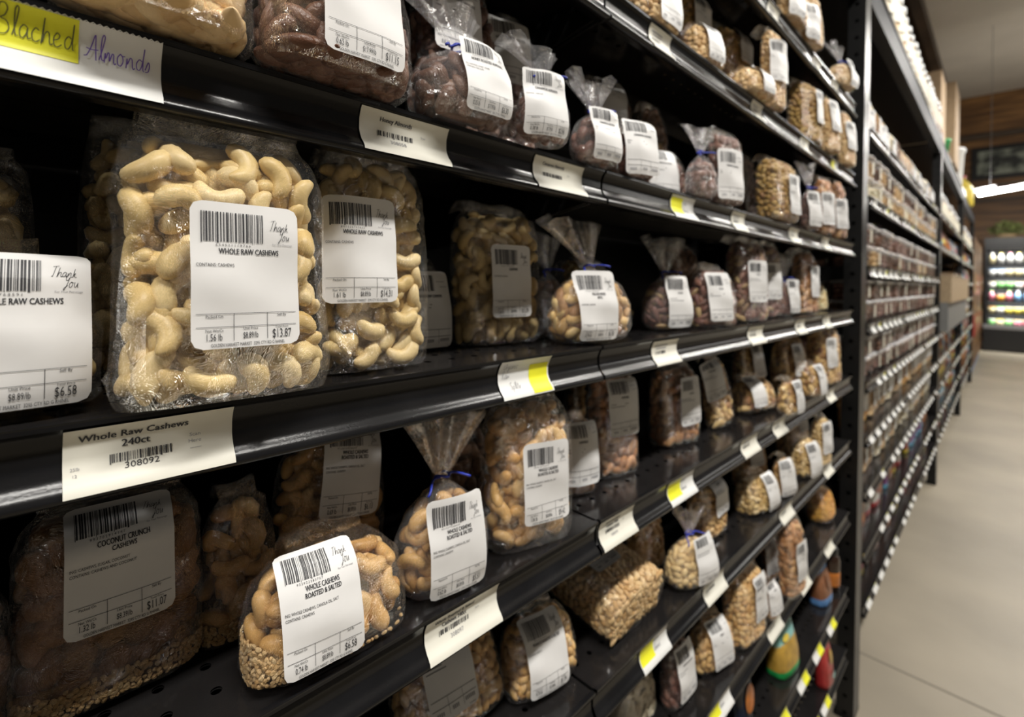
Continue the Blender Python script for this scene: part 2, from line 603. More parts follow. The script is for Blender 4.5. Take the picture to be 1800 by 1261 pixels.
tag(MB().box(-.775, -.765, -.9, 1.76, FZ, 2.25).obj('back_panel', ['black_steel']), 'black steel back panel behind the nut shelves', 'panel')
for i, (a, b_) in enumerate([(1.84, 4.258), (4.333, 6.751), (6.826, 9.244)]):
    tag(MB().box(-.775, -.765, a, b_, FZ, H + .48).obj('back_panel', ['black_steel']),
        f'black back panel behind the goods of the {num(i + 1)} rack bay', 'panel')

BAY_Z = [.50, .285, .062, -.12, -.305, -.48, -.655, -.85, -1.02]
BAYS = [(1.90, 4.25), (4.34, 6.745), (6.83, 9.24)]
for bi, (a, b_) in enumerate(BAYS):
    for k, z in enumerate(BAY_Z):
        if bi == 1 and k in (2, 3):
            continue
        make_shelf(a, b_, H + z, f'black shelf, {num(k)} below the beam, {num(bi + 1)} rack bay')

# ------------------------------------------------------------------ nuts


def fourier(P, seed, k, nw=7, ridge=False):
    rg = np.random.RandomState(seed)
    o = np.zeros(len(P))
    for i in range(nw):
        d = rg.normal(size=3)
        d /= np.linalg.norm(d)
        s = np.sin((P @ d) * k * rg.uniform(.6, 1.6) + rg.uniform(0, 6.28))
        o += (1 - np.abs(s)) ** 4 if ridge else s
    return o / nw * (1.0 if ridge else 1.6)


def sweep(C, Ru, Rv, seg, U=None, W=None):
    """sweep ellipses (Ru, Rv) along the centre line C; closed at both ends"""
    C = np.asarray(C, float)
    T = np.gradient(C, axis=0)
    T /= np.linalg.norm(T, axis=1)[:, None]
    Wz = np.tile([0, 0, 1.0], (len(C), 1))
    Un = np.cross(Wz, T)
    Un /= np.linalg.norm(Un, axis=1)[:, None]
    a = np.linspace(0, 2 * np.pi, seg, endpoint=False)
    V = C[:, None] + Un[:, None] * (Ru[:, None] * np.cos(a))[..., None] + Wz[:, None] * (Rv[:, None] * np.sin(a))[..., None]
    return V.reshape(-1, 3), grid_tris(len(C), seg, True)


def nut_cashew(seed, L=.031, rings=12, seg=10):
    rg = np.random.RandomState(seed)
    span = rg.uniform(1.15, 1.75)
    R0 = L * rg.uniform(.30, .36)
    s = np.sin(np.linspace(-np.pi / 2, np.pi / 2, rings))
    th = s * span
    C = np.stack([R0 * np.sin(th), R0 * (np.cos(th) - .45), R0 * .12 * s * rg.uniform(-1, 1)], 1)
    prof = np.sqrt(np.clip(1 - np.abs(s) ** 2.6, 0, 1)) * (1 - .17 * s) * (1 - .10 * np.cos(th * 1.2))
    prof[0] = prof[-1] = .02
    r = L * .225
    return sweep(C, r * prof * rg.uniform(.95, 1.1), r * prof * rg.uniform(.80, .95), seg)


def nut_ovoid(seed, L, W, T, point=.2, rings=9, seg=9, lump=0.0, lk=400, groove=0.0):
    rg = np.random.RandomState(seed)
    s = np.sin(np.linspace(-np.pi / 2, np.pi / 2, rings))
    C = np.stack([s * L / 2, .03 * L * (1 - s * s) * rg.uniform(-1, 1), np.zeros(rings)], 1)
    prof = np.clip(1 - s * s, 0, 1) ** .5 * (1 - point * s)
    prof[0] = prof[-1] = .02
    k = rg.uniform(.88, 1.1)
    V, F = sweep(C * [k, 1, 1], W / 2 * prof, T / 2 * prof, seg)
    if groove:
        V[:, 2] *= 1 - groove * np.exp(-(V[:, 1] / (W * .13)) ** 2)
    if lump:
        n = V / (np.linalg.norm(V, axis=1)[:, None] + 1e-6)
        V = V + n * (fourier(V, seed, lk) * lump * W)[:, None]
    return V, F


def nut_of(kind, seed, lo=False):
    rg = np.random.RandomState(seed + 77)
    q = (7, 6) if lo else (10, 9)
    if kind in ('raw', 'roasted'):
        return nut_cashew(seed, rg.uniform(.026, .034), *((8, 6) if lo else (12, 10)))
    if kind == 'blanched':
        return nut_ovoid(seed, rg.uniform(.021, .027), .0125, .0085, .28, *q)
    if kind in ('honey', 'almond', 'dark'):
        return nut_ovoid(seed, rg.uniform(.020, .027), .0135, .0095, .25, *q, lump=.05)
    if kind == 'cinnamon':
        return nut_ovoid(seed, rg.uniform(.017, .023), .0125, .0095, .2, *q, lump=.08)
    if kind == 'coconut':
        return nut_ovoid(seed, rg.uniform(.020, .030), .020, .016, .1, *q, lump=.11, lk=300)
    if kind == 'pecan':
        return nut_ovoid(seed, rg.uniform(.016, .028), rg.uniform(.008, .013), .007, .15, *q, lump=.08, groove=.5)
    if kind == 'walnut':
        return nut_ovoid(seed, rg.uniform(.010, .017), .011, .009, .05, *q, lump=.16, lk=500)
    if kind == 'granola':
        return nut_ovoid(seed, rg.uniform(.008, .015), .0085, .005, .1, *q, lump=.10, lk=500)
    if kind == 'pieces':
        return nut_ovoid(seed, rg.uniform(.007, .013), .008, .006, .1, *q, lump=.12, lk=500)
    if kind == 'mixed':
        c = seed % 4
        return (nut_cashew(seed, .026, 8, 6) if c == 0 else nut_ovoid(seed, .024, .013, .009, .25, *q, lump=.04) if c == 1 else
                nut_ovoid(seed, .026, .011, .007, .1, *q, lump=.08, groove=.5) if c == 2 else nut_ovoid(seed, .016, .010, .009, .1, *q))
    if kind in ('peanut', 'blanchpea', 'pistachio'):
        return nut_ovoid(seed, rg.uniform(.013, .018), .0098, .0085, .12, *q)
    if kind == 'chips':
        return nut_ovoid(seed, .022, .016, .003, 0, *q)
    if kind == 'orange':
        return nut_ovoid(seed, .024, .020, .006, 0, *q, lump=.1)
    if kind == 'crumb':
        return nut_ovoid(seed, rg.uniform(.004, .008), .0045, .0035, .1, 6, 6, lump=.15, lk=900)
    return nut_ovoid(seed, .02, .012, .009, .2, *q)


NSIZE = dict(raw=.030, roasted=.030, blanched=.0185, honey=.0185, almond=.0180, dark=.0185, cinnamon=.0165, coconut=.021, pecan=.0155,
             walnut=.0125, granola=.0098, pieces=.0092, mixed=.0175, peanut=.0125, blanchpea=.0125, pistachio=.0125, chips=.018,
             orange=.021, crumb=.0048)
NTHICK = dict(raw=.012, roasted=.012, blanched=.0085, honey=.0095, almond=.0095, dark=.0095, cinnamon=.0095, coconut=.016, pecan=.007,
              walnut=.009, granola=.005, pieces=.006, mixed=.009, peanut=.0085, blanchpea=.0085, pistachio=.0085, chips=.003, orange=.005,
              crumb=.0035)
NAMES = dict(raw='cashew', roasted='cashew', blanched='almond', honey='almond', coconut='coated_cashew', mixed='cashew')
_lib = {}


def lib(kind, lo):
    if (kind, lo) not in _lib:
        _lib[kind, lo] = [nut_of(kind, 11 * i + 5 + i, lo) for i in range(9)]
    return _lib[kind, lo]


_mesh = {}


def nut_mesh(kind, i):
    if (kind, i) not in _mesh:
        V, F = lib(kind, False)[i]
        _mesh[kind, i] = trimesh(NAMES.get(kind, 'nut'), V, F, kind)
    return _mesh[kind, i]


# ------------------------------------------------------------------ bag bodies
def smooth_interp(t, xs, ys):
    g = np.linspace(0, 1, 201)
    y = np.interp(g, xs, ys)
    k = np.ones(9) / 9
    y = np.convolve(np.pad(y, 4, 'edge'), k, 'valid')
    return np.interp(t, g, y)


SHAPES = dict(
    tall=dict(t=[0, .03, .10, .5, .80, .92, 1], w=[.90, .97, 1, 1, .98, .90, .76], d=[.80, .95, 1, 1, .96, .66, .10], n=3.6, fill=.955),
    low=dict(t=[0, .04, .14, .45, .75, .92, 1], w=[.93, 1, 1, .99, .90, .70, .48], d=[.78, .97, 1.06, 1.02, .84, .50, .10], n=3.2, fill=.95),
    tied=dict(t=[0, .05, .2, .5, .75, .9, 1], w=[.70, .87, 1, .98, .74, .36, .07], d=[.68, .88, 1.05, 1.02, .80, .42, .12], n=2.5, fill=.84),
    pouch=dict(t=[0, .05, .3, .6, .9, .97, 1], w=[.92, 1, 1, 1, .97, .95, .95], d=[.95, 1, .95, .72, .25, .06, .05], n=3.0, fill=.9))


class Body:
    def __init__(s, kind, w, d, h, seed):
        s.k, s.w, s.d, s.h, s.seed = SHAPES[kind], w, d, h, seed
        s.kind = kind

    def dims(s, t):
        return smooth_interp(t, s.k['t'], s.k['w']) * s.w / 2, smooth_interp(t, s.k['t'], s.k['d']) * s.d / 2

    def pt(s, t, a, lump=True):
        hw, hd = s.dims(t)
        c, sn = np.cos(a), np.sin(a)
        n = s.k['n']
        r = (np.abs(c) ** n + np.abs(sn) ** n) ** (-1 / n)
        P = np.stack([r * c * hw, r * sn * hd, t * s.h], -1)
        if lump:
            f = fourier(P.reshape(-1, 3), s.seed, 60, 6).reshape(t.shape)
            P[..., :2] *= (1 + .028 * f)[..., None]
        return P

    def frame(s, t, a):
        e = 1e-3
        P = s.pt(t, a, False)
        Ta = s.pt(t, a + e, False) - P
        Tt = s.pt(np.minimum(t + e, 1), a, False) - s.pt(np.minimum(t + e, 1) - e, a, False)
        N = np.cross(Ta, Tt)
        N /= np.linalg.norm(N, axis=-1)[..., None] + 1e-12
        return s.pt(t, a), N

    def front(s, u, z):
        """y of the front face at lateral u and height z (arrays)"""
        t = np.clip(z / s.h, 0, 1)
        hw, hd = s.dims(t)
        q = np.clip(np.abs(u) / hw, 0, .97)
        return -hd * (1 - q ** 3.4) ** (1 / 3.4)


def film_mesh(body, nt=30, na=44, tail=.03, crease=.0016, seed=0):
    t = np.concatenate([[0, .012, .03], np.linspace(.06, 1, nt)])
    a = np.linspace(0, 2 * np.pi, na, endpoint=False) + np.pi / na
    T, A = np.meshgrid(t, a, indexing='ij')
    P, N = body.frame(T, A)
    P[..., :2] *= 1.006
    fl = P.reshape(-1, 3)
    amp = crease * (.45 + 1.9 * np.clip((T.ravel() - .62) / .38, 0, 1) + .8 * (T.ravel() < .12))
    dsp = (fourier(fl, seed + 1, 95, 6, True) - .22) * amp * 2.2 + fourier(fl, seed + 2, 150, 6) * amp * .35
    fl = fl + N.reshape(-1, 3) * np.maximum(dsp, -.0005)[:, None]
    fl[:, 2] = np.maximum(fl[:, 2], 0.0)
    rows = [fl.reshape(len(t), na, 3)]
    rg = np.random.RandomState(seed + 9)
    if body.kind == 'tied':
        hw, hd = body.dims(np.array([1.0]))
        q = np.linspace(.1, 1, 9)[:, None]
        ph = rg.uniform(0, 6.28)
        lx, ly = rg.uniform(-.35, .35), rg.uniform(.0, .5)
        fan = (.006 + q * tail * .62 * (1 + .22 * np.sin(5 * a + ph) + .12 * np.sin(9 * a)))
        X = np.cos(a) * fan + q * tail * lx
        Y = np.sin(a) * fan * .34 + q * tail * ly + .004 * q * np.sin(7 * a + ph)
        Z = body.h + q * tail * (1 + .12 * np.sin(3 * a + ph)) - .008 * q ** 3 * np.abs(np.cos(2 * a))
        rows.append(np.stack([X, Y, Z], 2))
    elif tail > 0:
        hw, hd = body.dims(np.array([1.0]))
        q = np.linspace(.12, 1, 7)[:, None]
        X = np.cos(a) * hw * (1.0 + .06 * q)
        Y = np.sin(a) * .0012 + q * tail * .9 + .003 * np.sin(3 * a) * q
        Z = body.h + .010 * np.sin(np.pi * q * .9) + .0035 * q * np.sin(X * 140 + rg.uniform(0, 6)) - .006 * q * q
        rows.append(np.stack([X, Y, Z + 0 * X], 2))
    G = np.concatenate(rows)
    nr = len(G)
    V = G.reshape(-1, 3)
    F = grid_tris(nr, na, True)
    V = np.vstack([V, [[0, 0, 0.0004]]])
    cap = np.array([(len(V) - 1, (k + 1) % na, k) for k in range(na)])
    return V, np.vstack([F, cap])


def pack(body, kind, rg, size, thick, layers=2, tmax=None, tmin=.02):
    """nut positions on the inside of the bag wall by dart throwing; returns list of (matrix 3x3, pos, layer, facing)"""
    out = []
    tmax = tmax or body.k['fill']
    hw, hd = body.dims(np.array([.4]))
    per = 4 * (hw[0] + hd[0])
    for ly in range(layers):
        rad = size * ((.56, .46, .46)[ly] if size > .02 else (.62, .60, .62)[ly])
        inset = thick * (.55 + .60 * ly) + .0007
        ncand = int(9 * per * body.h * 1.2 / (rad * rad)) + 60
        ncand = min(ncand, 9000)
        T = tmin + (tmax - tmin) * rg.rand(ncand)
        # spread the angle by arc length of the rounded rectangle
        aa = np.linspace(0, 2 * np.pi, 400)
        c, s_ = np.cos(aa), np.sin(aa)
        n = body.k['n']
        r = (np.abs(c) ** n + np.abs(s_) ** n) ** (-1 / n)
        xy = np.stack([r * c * hw[0], r * s_ * hd[0]], 1)
        cl = np.concatenate([[0], np.cumsum(np.linalg.norm(np.diff(xy, axis=0), axis=1))])
        A = np.interp(rg.rand(ncand) * cl[-1], cl, aa)
        P, N = body.frame(T, A)
        P = P - N * inset
        keep = []
        KP = np.zeros((0, 3))
        cell = {}
        for i in range(ncand):
            p = P[i]
            if p[2] < thick * .45:
                p = P[i] = np.array([p[0], p[1], thick * .45])
            key = tuple(np.floor(p / rad).astype(int))
            ok = True
            for dx in (-1, 0, 1):
                for dy in (-1, 0, 1):
                    for dz in (-1, 0, 1):
                        for j in cell.get((key[0] + dx, key[1] + dy, key[2] + dz), ()):
                            if ((P[j] - p) ** 2).sum() < rad * rad:
                                ok = False
                                break
                        if not ok:
                            break
                    if not ok:
                        break
                if not ok:
                    break
            if ok:
                cell.setdefault(key, []).append(i)
                keep.append(i)
        for i in keep:
            Nn = N[i]
            tx = np.cross([0, 0, 1.0], Nn)
            tx /= np.linalg.norm(tx) + 1e-9
            ty = np.cross(Nn, tx)
            ang = rg.uniform(0, 6.2832)
            X = tx * math.cos(ang) + ty * math.sin(ang)
            tilt = rg.normal(0, .30) if ly == 0 else rg.normal(0, .6)
            Zv = Nn * math.cos(tilt) + np.cross(X, Nn) * math.sin(tilt)
            t2 = rg.normal(0, .18)
            X2 = X * math.cos(t2) + Zv * math.sin(t2)
            Zv = Zv * math.cos(t2) - X * math.sin(t2)
            M = np.stack([X2, np.cross(Zv, X2), Zv], 1)
            out.append((M, P[i], ly, -Nn[1], Nn))
    return out


def core_mesh(body, inset, tmax):
    t = np.linspace(.03, tmax, 12)
    a = np.linspace(0, 2 * np.pi, 20, endpoint=False)
    T, A = np.meshgrid(t, a, indexing='ij')
    P, N = body.frame(T, A)
    hw, hd = body.dims(T)
    P[..., 0] *= np.clip(1 - inset / hw, .2, 1)
    P[..., 1] *= np.clip(1 - inset / hd, .2, 1)
    V = P.reshape(-1, 3)
    V[:, 2] = np.maximum(V[:, 2], .003)
    F = grid_tris(len(t), 20, True)
    n = len(V)
    V = np.vstack([V, [[0, 0, V[:20, 2].mean()]], [V[-20:].mean(0)]])
    F = np.vstack([F, [(n, (k + 1) % 20, k) for k in range(20)], [(n + 1, n - 20 + k, n - 20 + (k + 1) % 20) for k in range(20)]])
    return V, F



def tuck(body, V, N):
    """how far a nut must move in so that none of it pokes through the bag"""
    t = np.clip(V[:, 2] / body.h, 0, 1)
    hw, hd = body.dims(t)
    n = body.k['n']
    rho = ((np.abs(V[:, 0]) / hw) ** n + (np.abs(V[:, 1]) / hd) ** n) ** (1 / n)
    ex = np.max((rho - .975) * np.hypot(V[:, 0], V[:, 1]) / np.maximum(rho, 1e-3))
    return max(0.0, min(ex, .012))
# ------------------------------------------------------------------ print and lettering
_txt = {}


def text_tris(s):
    """flat triangles of a line of lettering, cap height 1, left aligned; returns (V2, F, width)"""
    if s not in _txt:
        cu = bpy.data.curves.new('lettering', 'FONT')
        cu.body = s
        cu.size = 1.0
        cu.resolution_u = 2
        cu.fill_mode = 'FRONT'
        o = bpy.data.objects.new('lettering', cu)
        me = o.to_mesh()
        me.calc_loop_triangles()
        V = np.zeros(len(me.vertices) * 3)
        me.vertices.foreach_get('co', V)
        F = np.zeros(len(me.loop_triangles) * 3, int)
        me.loop_triangles.foreach_get('vertices', F)
        V = V.reshape(-1, 3)[:, :2] / 0.69
        F = F.reshape(-1, 3)
        o.to_mesh_clear()
        bpy.data.objects.remove(o)
        bpy.data.curves.remove(cu)
        if len(V):
            V[:, 0] -= V[:, 0].min()
        _txt[s] = (V, F, V[:, 0].max() if len(V) else 0)
    return _txt[s]


class Print:
    """lettering, bars and rules in paper coordinates (metres, origin at the paper's top left, v down)"""

    def __init__(self):
        self.V, self.F, self.n = [], [], 0

    def add(self, V, F):
        self.V.append(np.asarray(V, float))
        self.F.append(np.asarray(F, int) + self.n)
        self.n += len(V)

    def text(self, s, u, v, h, xs=.8, al='c', shear=0.0, weight=0.0):
        V, F, w = text_tris(s)
        if not len(V):
            return
        X = V[:, 0] * h * xs + shear * V[:, 1] * h
        X = X + u - (w * h * xs) * {'c': .5, 'l': 0, 'r': 1}[al]
        self.add(np.stack([X, v - V[:, 1] * h], 1), F)
        if weight:
            self.add(np.stack([X + weight, v - V[:, 1] * h], 1), F)

    def rect(self, u0, u1, v0, v1, ns=1):
        vs = np.linspace(v0, v1, ns + 1)
        self.add([(u, v) for v in vs for u in (u0, u1)], grid_tris(ns + 1, 2))

    def bars(self, u0, u1, v0, v1, seed, n=34, ns=5):
        rg = np.random.RandomState(seed)
        w = rg.choice([1, 1, 2, 3], size=2 * n)
        e = np.concatenate([[0], np.cumsum(w)]) / w.sum() * (u1 - u0) + u0
        for i in range(0, 2 * n, 2):
            self.rect(e[i], e[i + 1], v0, v1 + (.0006 if i % 16 == 0 else 0), ns)

    def stroke(self, P, wd):
        P = np.asarray(P, float)
        T = np.gradient(P, axis=0)
        T /= np.linalg.norm(T, axis=1)[:, None] + 1e-9
        N = np.stack([-T[:, 1], T[:, 0]], 1) * wd / 2
        V = np.stack([P + N, P - N], 1).reshape(-1, 2)
        self.add(V, grid_tris(len(P), 2))

    def get(self):
        return np.vstack(self.V), np.vstack(self.F)


# handwriting: polylines on a unit cell (x right, y up, x-height .5)
HAND = {
    'B': [[(.05, 0), (.08, .5), (.1, 1), (.35, 1.02), (.45, .85), (.35, .62), (.12, .52), (.42, .48), (.55, .25), (.4, .03), (.03, 0)]],
    'l': [[(.05, .05), (.2, .5), (.3, .95), (.22, 1.05), (.13, .9), (.12, .4), (.18, .05), (.3, .08)]],
    'a': [[(.38, .42), (.22, .5), (.06, .32), (.08, .08), (.22, .02), (.36, .22), (.4, .46), (.38, .2), (.42, .03), (.54, .1)]],
    'c': [[(.36, .42), (.22, .5), (.06, .3), (.1, .06), (.25, .0), (.42, .12)]],
    'h': [[(.05, 0), (.12, .5), (.18, 1.0), (.12, .3), (.1, 0), (.18, .35), (.3, .48), (.4, .4), (.4, .1), (.48, .02), (.55, .1)]],
    'e': [[(.06, .22), (.3, .3), (.36, .44), (.22, .52), (.07, .32), (.1, .06), (.26, .0), (.44, .14)]],
    'd': [[(.36, .42), (.22, .5), (.06, .3), (.1, .06), (.24, .02), (.36, .2), (.44, .6), (.46, 1.0), (.42, .5), (.42, .05), (.5, .02)]],
    'A': [[(-.1, .1), (.05, .12), (.25, .5), (.42, 1.05), (.46, .5), (.5, 0)], [(.0, .42), (.25, .38), (.6, .42)]],
    'm': [[(.03, 0), (.07, .48), (.08, .1), (.2, .45), (.28, .4), (.28, .02), (.4, .42), (.5, .42), (.5, .08), (.56, .0), (.62, .08)]],
    'o': [[(.22, .5), (.06, .36), (.08, .06), (.24, .0), (.38, .2), (.32, .44), (.2, .5), (.3, .42), (.46, .44)]],
    'n': [[(.03, 0), (.07, .48), (.08, .1), (.22, .46), (.34, .42), (.36, .08), (.42, .0), (.5, .08)]],
    's': [[(.05, .1), (.22, .5), (.3, .3), (.22, .04), (.06, .02)]],
    'O': [[(.3, 1), (.08, .7), (.08, .2), (.3, 0), (.52, .3), (.5, .8), (.3, 1), (.45, .9)]],
    'r': [[(.04, 0), (.08, .46), (.1, .2), (.2, .44), (.32, .44)]],
    'g': [[(.36, .42), (.2, .5), (.06, .3), (.12, .06), (.32, .2), (.38, .45), (.36, -.2), (.2, -.4), (.08, -.25), (.45, .1)]],
    'i': [[(.06, .46), (.06, .05), (.16, .05)], [(.07, .66), (.09, .7)]],
    'w': [[(.03, .46), (.1, .03), (.24, .4), (.32, .03), (.44, .46)]],
    'R': [[(.06, 0), (.08, 1), (.36, 1), (.42, .72), (.1, .5), (.45, 0)]],
    'S': [[(.42, .9), (.2, 1), (.08, .75), (.35, .45), (.36, .12), (.05, .05)]],
    'p': [[(.05, -.4), (.08, .48), (.26, .48), (.36, .25), (.22, .02), (.08, .1)]],
    't': [[(.12, .9), (.1, .1), (.24, .02)], [(0, .58), (.28, .6)]],
    'T': [[(.0, .95), (.55, 1.02)], [(.3, 1.0), (.22, .4), (.16, .02), (.05, .08)]],
    'k': [[(.06, 0), (.14, 1.0), (.09, .1), (.3, .46), (.12, .26), (.34, 0), (.44, .08)]],
    'Y': [[(.02, 1), (.1, .6), (.3, .62), (.42, 1.0), (.3, .3), (.12, -.3), (.02, -.1), (.4, .2)]],
    'u': [[(.04, .48), (.06, .08), (.2, .02), (.32, .3), (.35, .48), (.36, .05), (.46, .06)]],
}
HADV = dict(m=.62, O=.6, B=.6, A=.6, T=.5, Y=.45, R=.5, S=.46, i=.2, l=.28, r=.34, t=.28, c=.42, s=.34)


def hand(pr, s, u, v, h, wd, xs=1.0, sl=.12):
    for ch in s:
        if ch == ' ':
            u += .35 * h * xs
            continue
        for P in HAND[ch]:
            P = np.array(P)
            n = len(P)
            g = np.linspace(0, n - 1, n * 4)
            k = np.array([.25, .5, .25])
            Q = np.stack([np.interp(g, np.arange(n), P[:, i]) for i in (0, 1)], 1)
            for _ in range(2):
                Q[1:-1] = np.stack([np.convolve(Q[:, i], k, 'valid') for i in (0, 1)], 1)
            pr.stroke(np.stack([u + (Q[:, 0] + sl * Q[:, 1]) * h * xs, v - Q[:, 1] * h], 1), wd)
        u += HADV.get(ch, .5) * h * xs
    return u


LW, LH = .0515, .0745


def scale_label(seed, title=(), contains='', ing='', wt='', unit='', price='', detail=2):
    """the market's printed scale label: barcode, thank-you script, name, weight and price table"""
    p = Print()
    g = Print()
    p.bars(.0045, .0335, .0052, .0205, seed, 30 if detail == 2 else 20, 5 if detail == 2 else 4)
    rg = np.random.RandomState(seed)
    v = .0262
    if detail == 2:
        p.text(' '.join(str(x) for x in rg.randint(0, 10, 12)), .019, .0228, .0013, .95)
        hand(p, 'Thank', .0362, .0135, .0058, .00022, .68, .3)
        hand(p, 'You', .0408, .0186, .0058, .00022, .68, .3)
        g.text('For Your Patronage', .0430, .0212, .0010, .9)
    else:
        g.rect(.036, .046, .011, .0116)
        g.rect(.040, .049, .016, .0166)
    for i, t in enumerate(title):
        p.text(t, .0265, v + .0005 + .0038 * i, .0029, .62, weight=.00016)
    v += .0038 * len(title)
    if detail == 2:
        y = v + .0014
        for t in (ing, contains):
            if t:
                p.text(t, .0022, y + .0020, .0017, .68, 'l')
                y += .0030
    else:
        for k in range(2):
            p.rect(.003, .003 + rg.uniform(.014, .036), v + .003 + .003 * k, v + .0036 + .003 * k)
    t0, t1 = .0570, .0636
    for y in (t0, t1):
        e = y + (.00024 if detail == 2 else .0004)
        us = np.linspace(.002, .0495, 13)
        p.add([(u, q) for q in (y, e) for u in us], grid_tris(2, 13))
    for u in (.0185, .0345):
        p.rect(u, u + .00025, t0, .0708, 3)
    if detail == 2:
        p.text('Packed On', .0100, .0592, .0015, .8)
        p.text('Sell By', .0420, .0590, .0015, .8)
        p.text('Net Wt/Ct', .0100, .0662, .0015, .8)
        p.text('Unit Price', .0265, .0656, .0015, .8)
        p.text('Total Price', .0420, .0653, .0011, .95)
        p.text(wt, .0100, .0704, .0034, .56)
        p.text(unit, .0265, .0699, .0031, .50)
        p.text(price, .0420, .0705, .0046, .54)
        p.text('GOLDEN HARVEST MARKET  3295 CTY RD G RHINEL', .0258, .0736, .0017, .60)
    else:
        for u0, u1, y0 in ((.006, .014, .0668), (.022, .031, .0662), (.0365, .048, .0658)):
            n_ = int((u1 - u0) / .0019)
            for q in range(n_):
                g.rect(u0 + q * .0019, u0 + q * .0019 + .0011, y0, y0 + .0030)
        g.rect(.004, .047, .0724, .0729)
    return p, g


def label_on(body, parent, lu, lz, rot, seed, pr, off=.0034, lw=LW, lh=LH):
    """paper label stuck on the bag's front: conforms to the bag, with a slight waviness; print lies on it"""
    nu, nv = 11, 17
    rg = np.random.RandomState(seed + 5)
    ph = rg.uniform(0, 6.28, 4)
    gu = np.linspace(0, lw, nu)
    gv = np.linspace(0, lh, nv)
    U, Vv = np.meshgrid(gu, gv)
    cr, sr = math.cos(rot), math.sin(rot)

    def base(U, Vv):
        a, b = U - lw / 2, lh / 2 - Vv
        x, z = lu + a * cr + b * sr, lz - a * sr + b * cr
        zz = z + np.where(z > body.h * .93, (body.h * .93 - z) * .45, 0) + np.where(z < .001, .001 - z, 0)
        zf = np.minimum(zz, body.h * .74 + (zz - body.h * .74) * .35) if body.kind == 'tied' else zz
        y = body.front(x, np.minimum(zz, zf)) - off - .0015 * (zz > body.h * .8)
        y = y - .0009 * np.sin(x * 95 + ph[0]) * np.sin(z * 80 + ph[1]) - .0005 * np.sin(z * 170 + x * 60 + ph[2])
        return np.stack([x, y, zz], -1)
    G = base(U, Vv)
    # keep the sheet from creasing sharply: smooth the depth along the grid
    Y = G[..., 1]
    for _ in range(3):
        Yp = np.pad(Y, 1, 'edge')
        Y = np.minimum(Y, (Yp[1:-1, :-2] + Yp[1:-1, 2:] + Yp[:-2, 1:-1] + Yp[2:, 1:-1]) / 4)
    G[..., 1] = Y
    r = .0035
    # rounded corners: pull the corner vertices in along the grid edge
    P = G.copy()
    for i, j, di, dj in ((0, 0, 1, 1), (0, nu - 1, 1, -1), (nv - 1, 0, -1, 1), (nv - 1, nu - 1, -1, -1)):
        P[i, j] = G[i, j] + (G[i + di, j] - G[i, j]) * .30 + (G[i, j + dj] - G[i, j]) * .30
    me = trimesh('price_label', P.reshape(-1, 3), grid_tris(nv, nu)[:, ::-1], 'label_white')
    lo = link('price_label', me, parent)

    def mapper(W, o):
        fu = np.clip(W[:, 0] / LW * (nu - 1), 0, nu - 1.001)
        fv = np.clip(W[:, 1] / LH * (nv - 1), 0, nv - 1.001)
        i, j = fv.astype(int), fu.astype(int)
        a, b = (fv - i)[:, None], (fu - j)[:, None]
        Q = (G[i, j] * (1 - a) + G[i + 1, j] * a) * (1 - b) + (G[i, j + 1] * (1 - a) + G[i + 1, j + 1] * a) * b
        return Q + np.array([0, -o, 0])
    for q, mat, nm in ((pr[0], 'ink_black', 'label_print'), (pr[1], 'ink_grey', 'label_small_print')):
        if q.n:
            W, F = q.get()
            link(nm, trimesh(nm, mapper(W, .00035), F[:, ::-1], mat, False), lo)
    return lo


def fix_z(root, V, z):
    """lower the turned bag until it rests on the shelf"""
    M = np.array(root.matrix_basis)
    root.location.z += z + .0006 - (V @ M[2, :3] + M[2, 3]).min()


HERO = {'A0': 90, 'A1': 100, 'A2': 100, 'A3': 100, 'A4': 80, 'B0': 70, 'B1': 80, 'B3': 80, 'E1': 60, 'E2': 90, 'E3': 90, 'E5': 100, 'F0': 70}


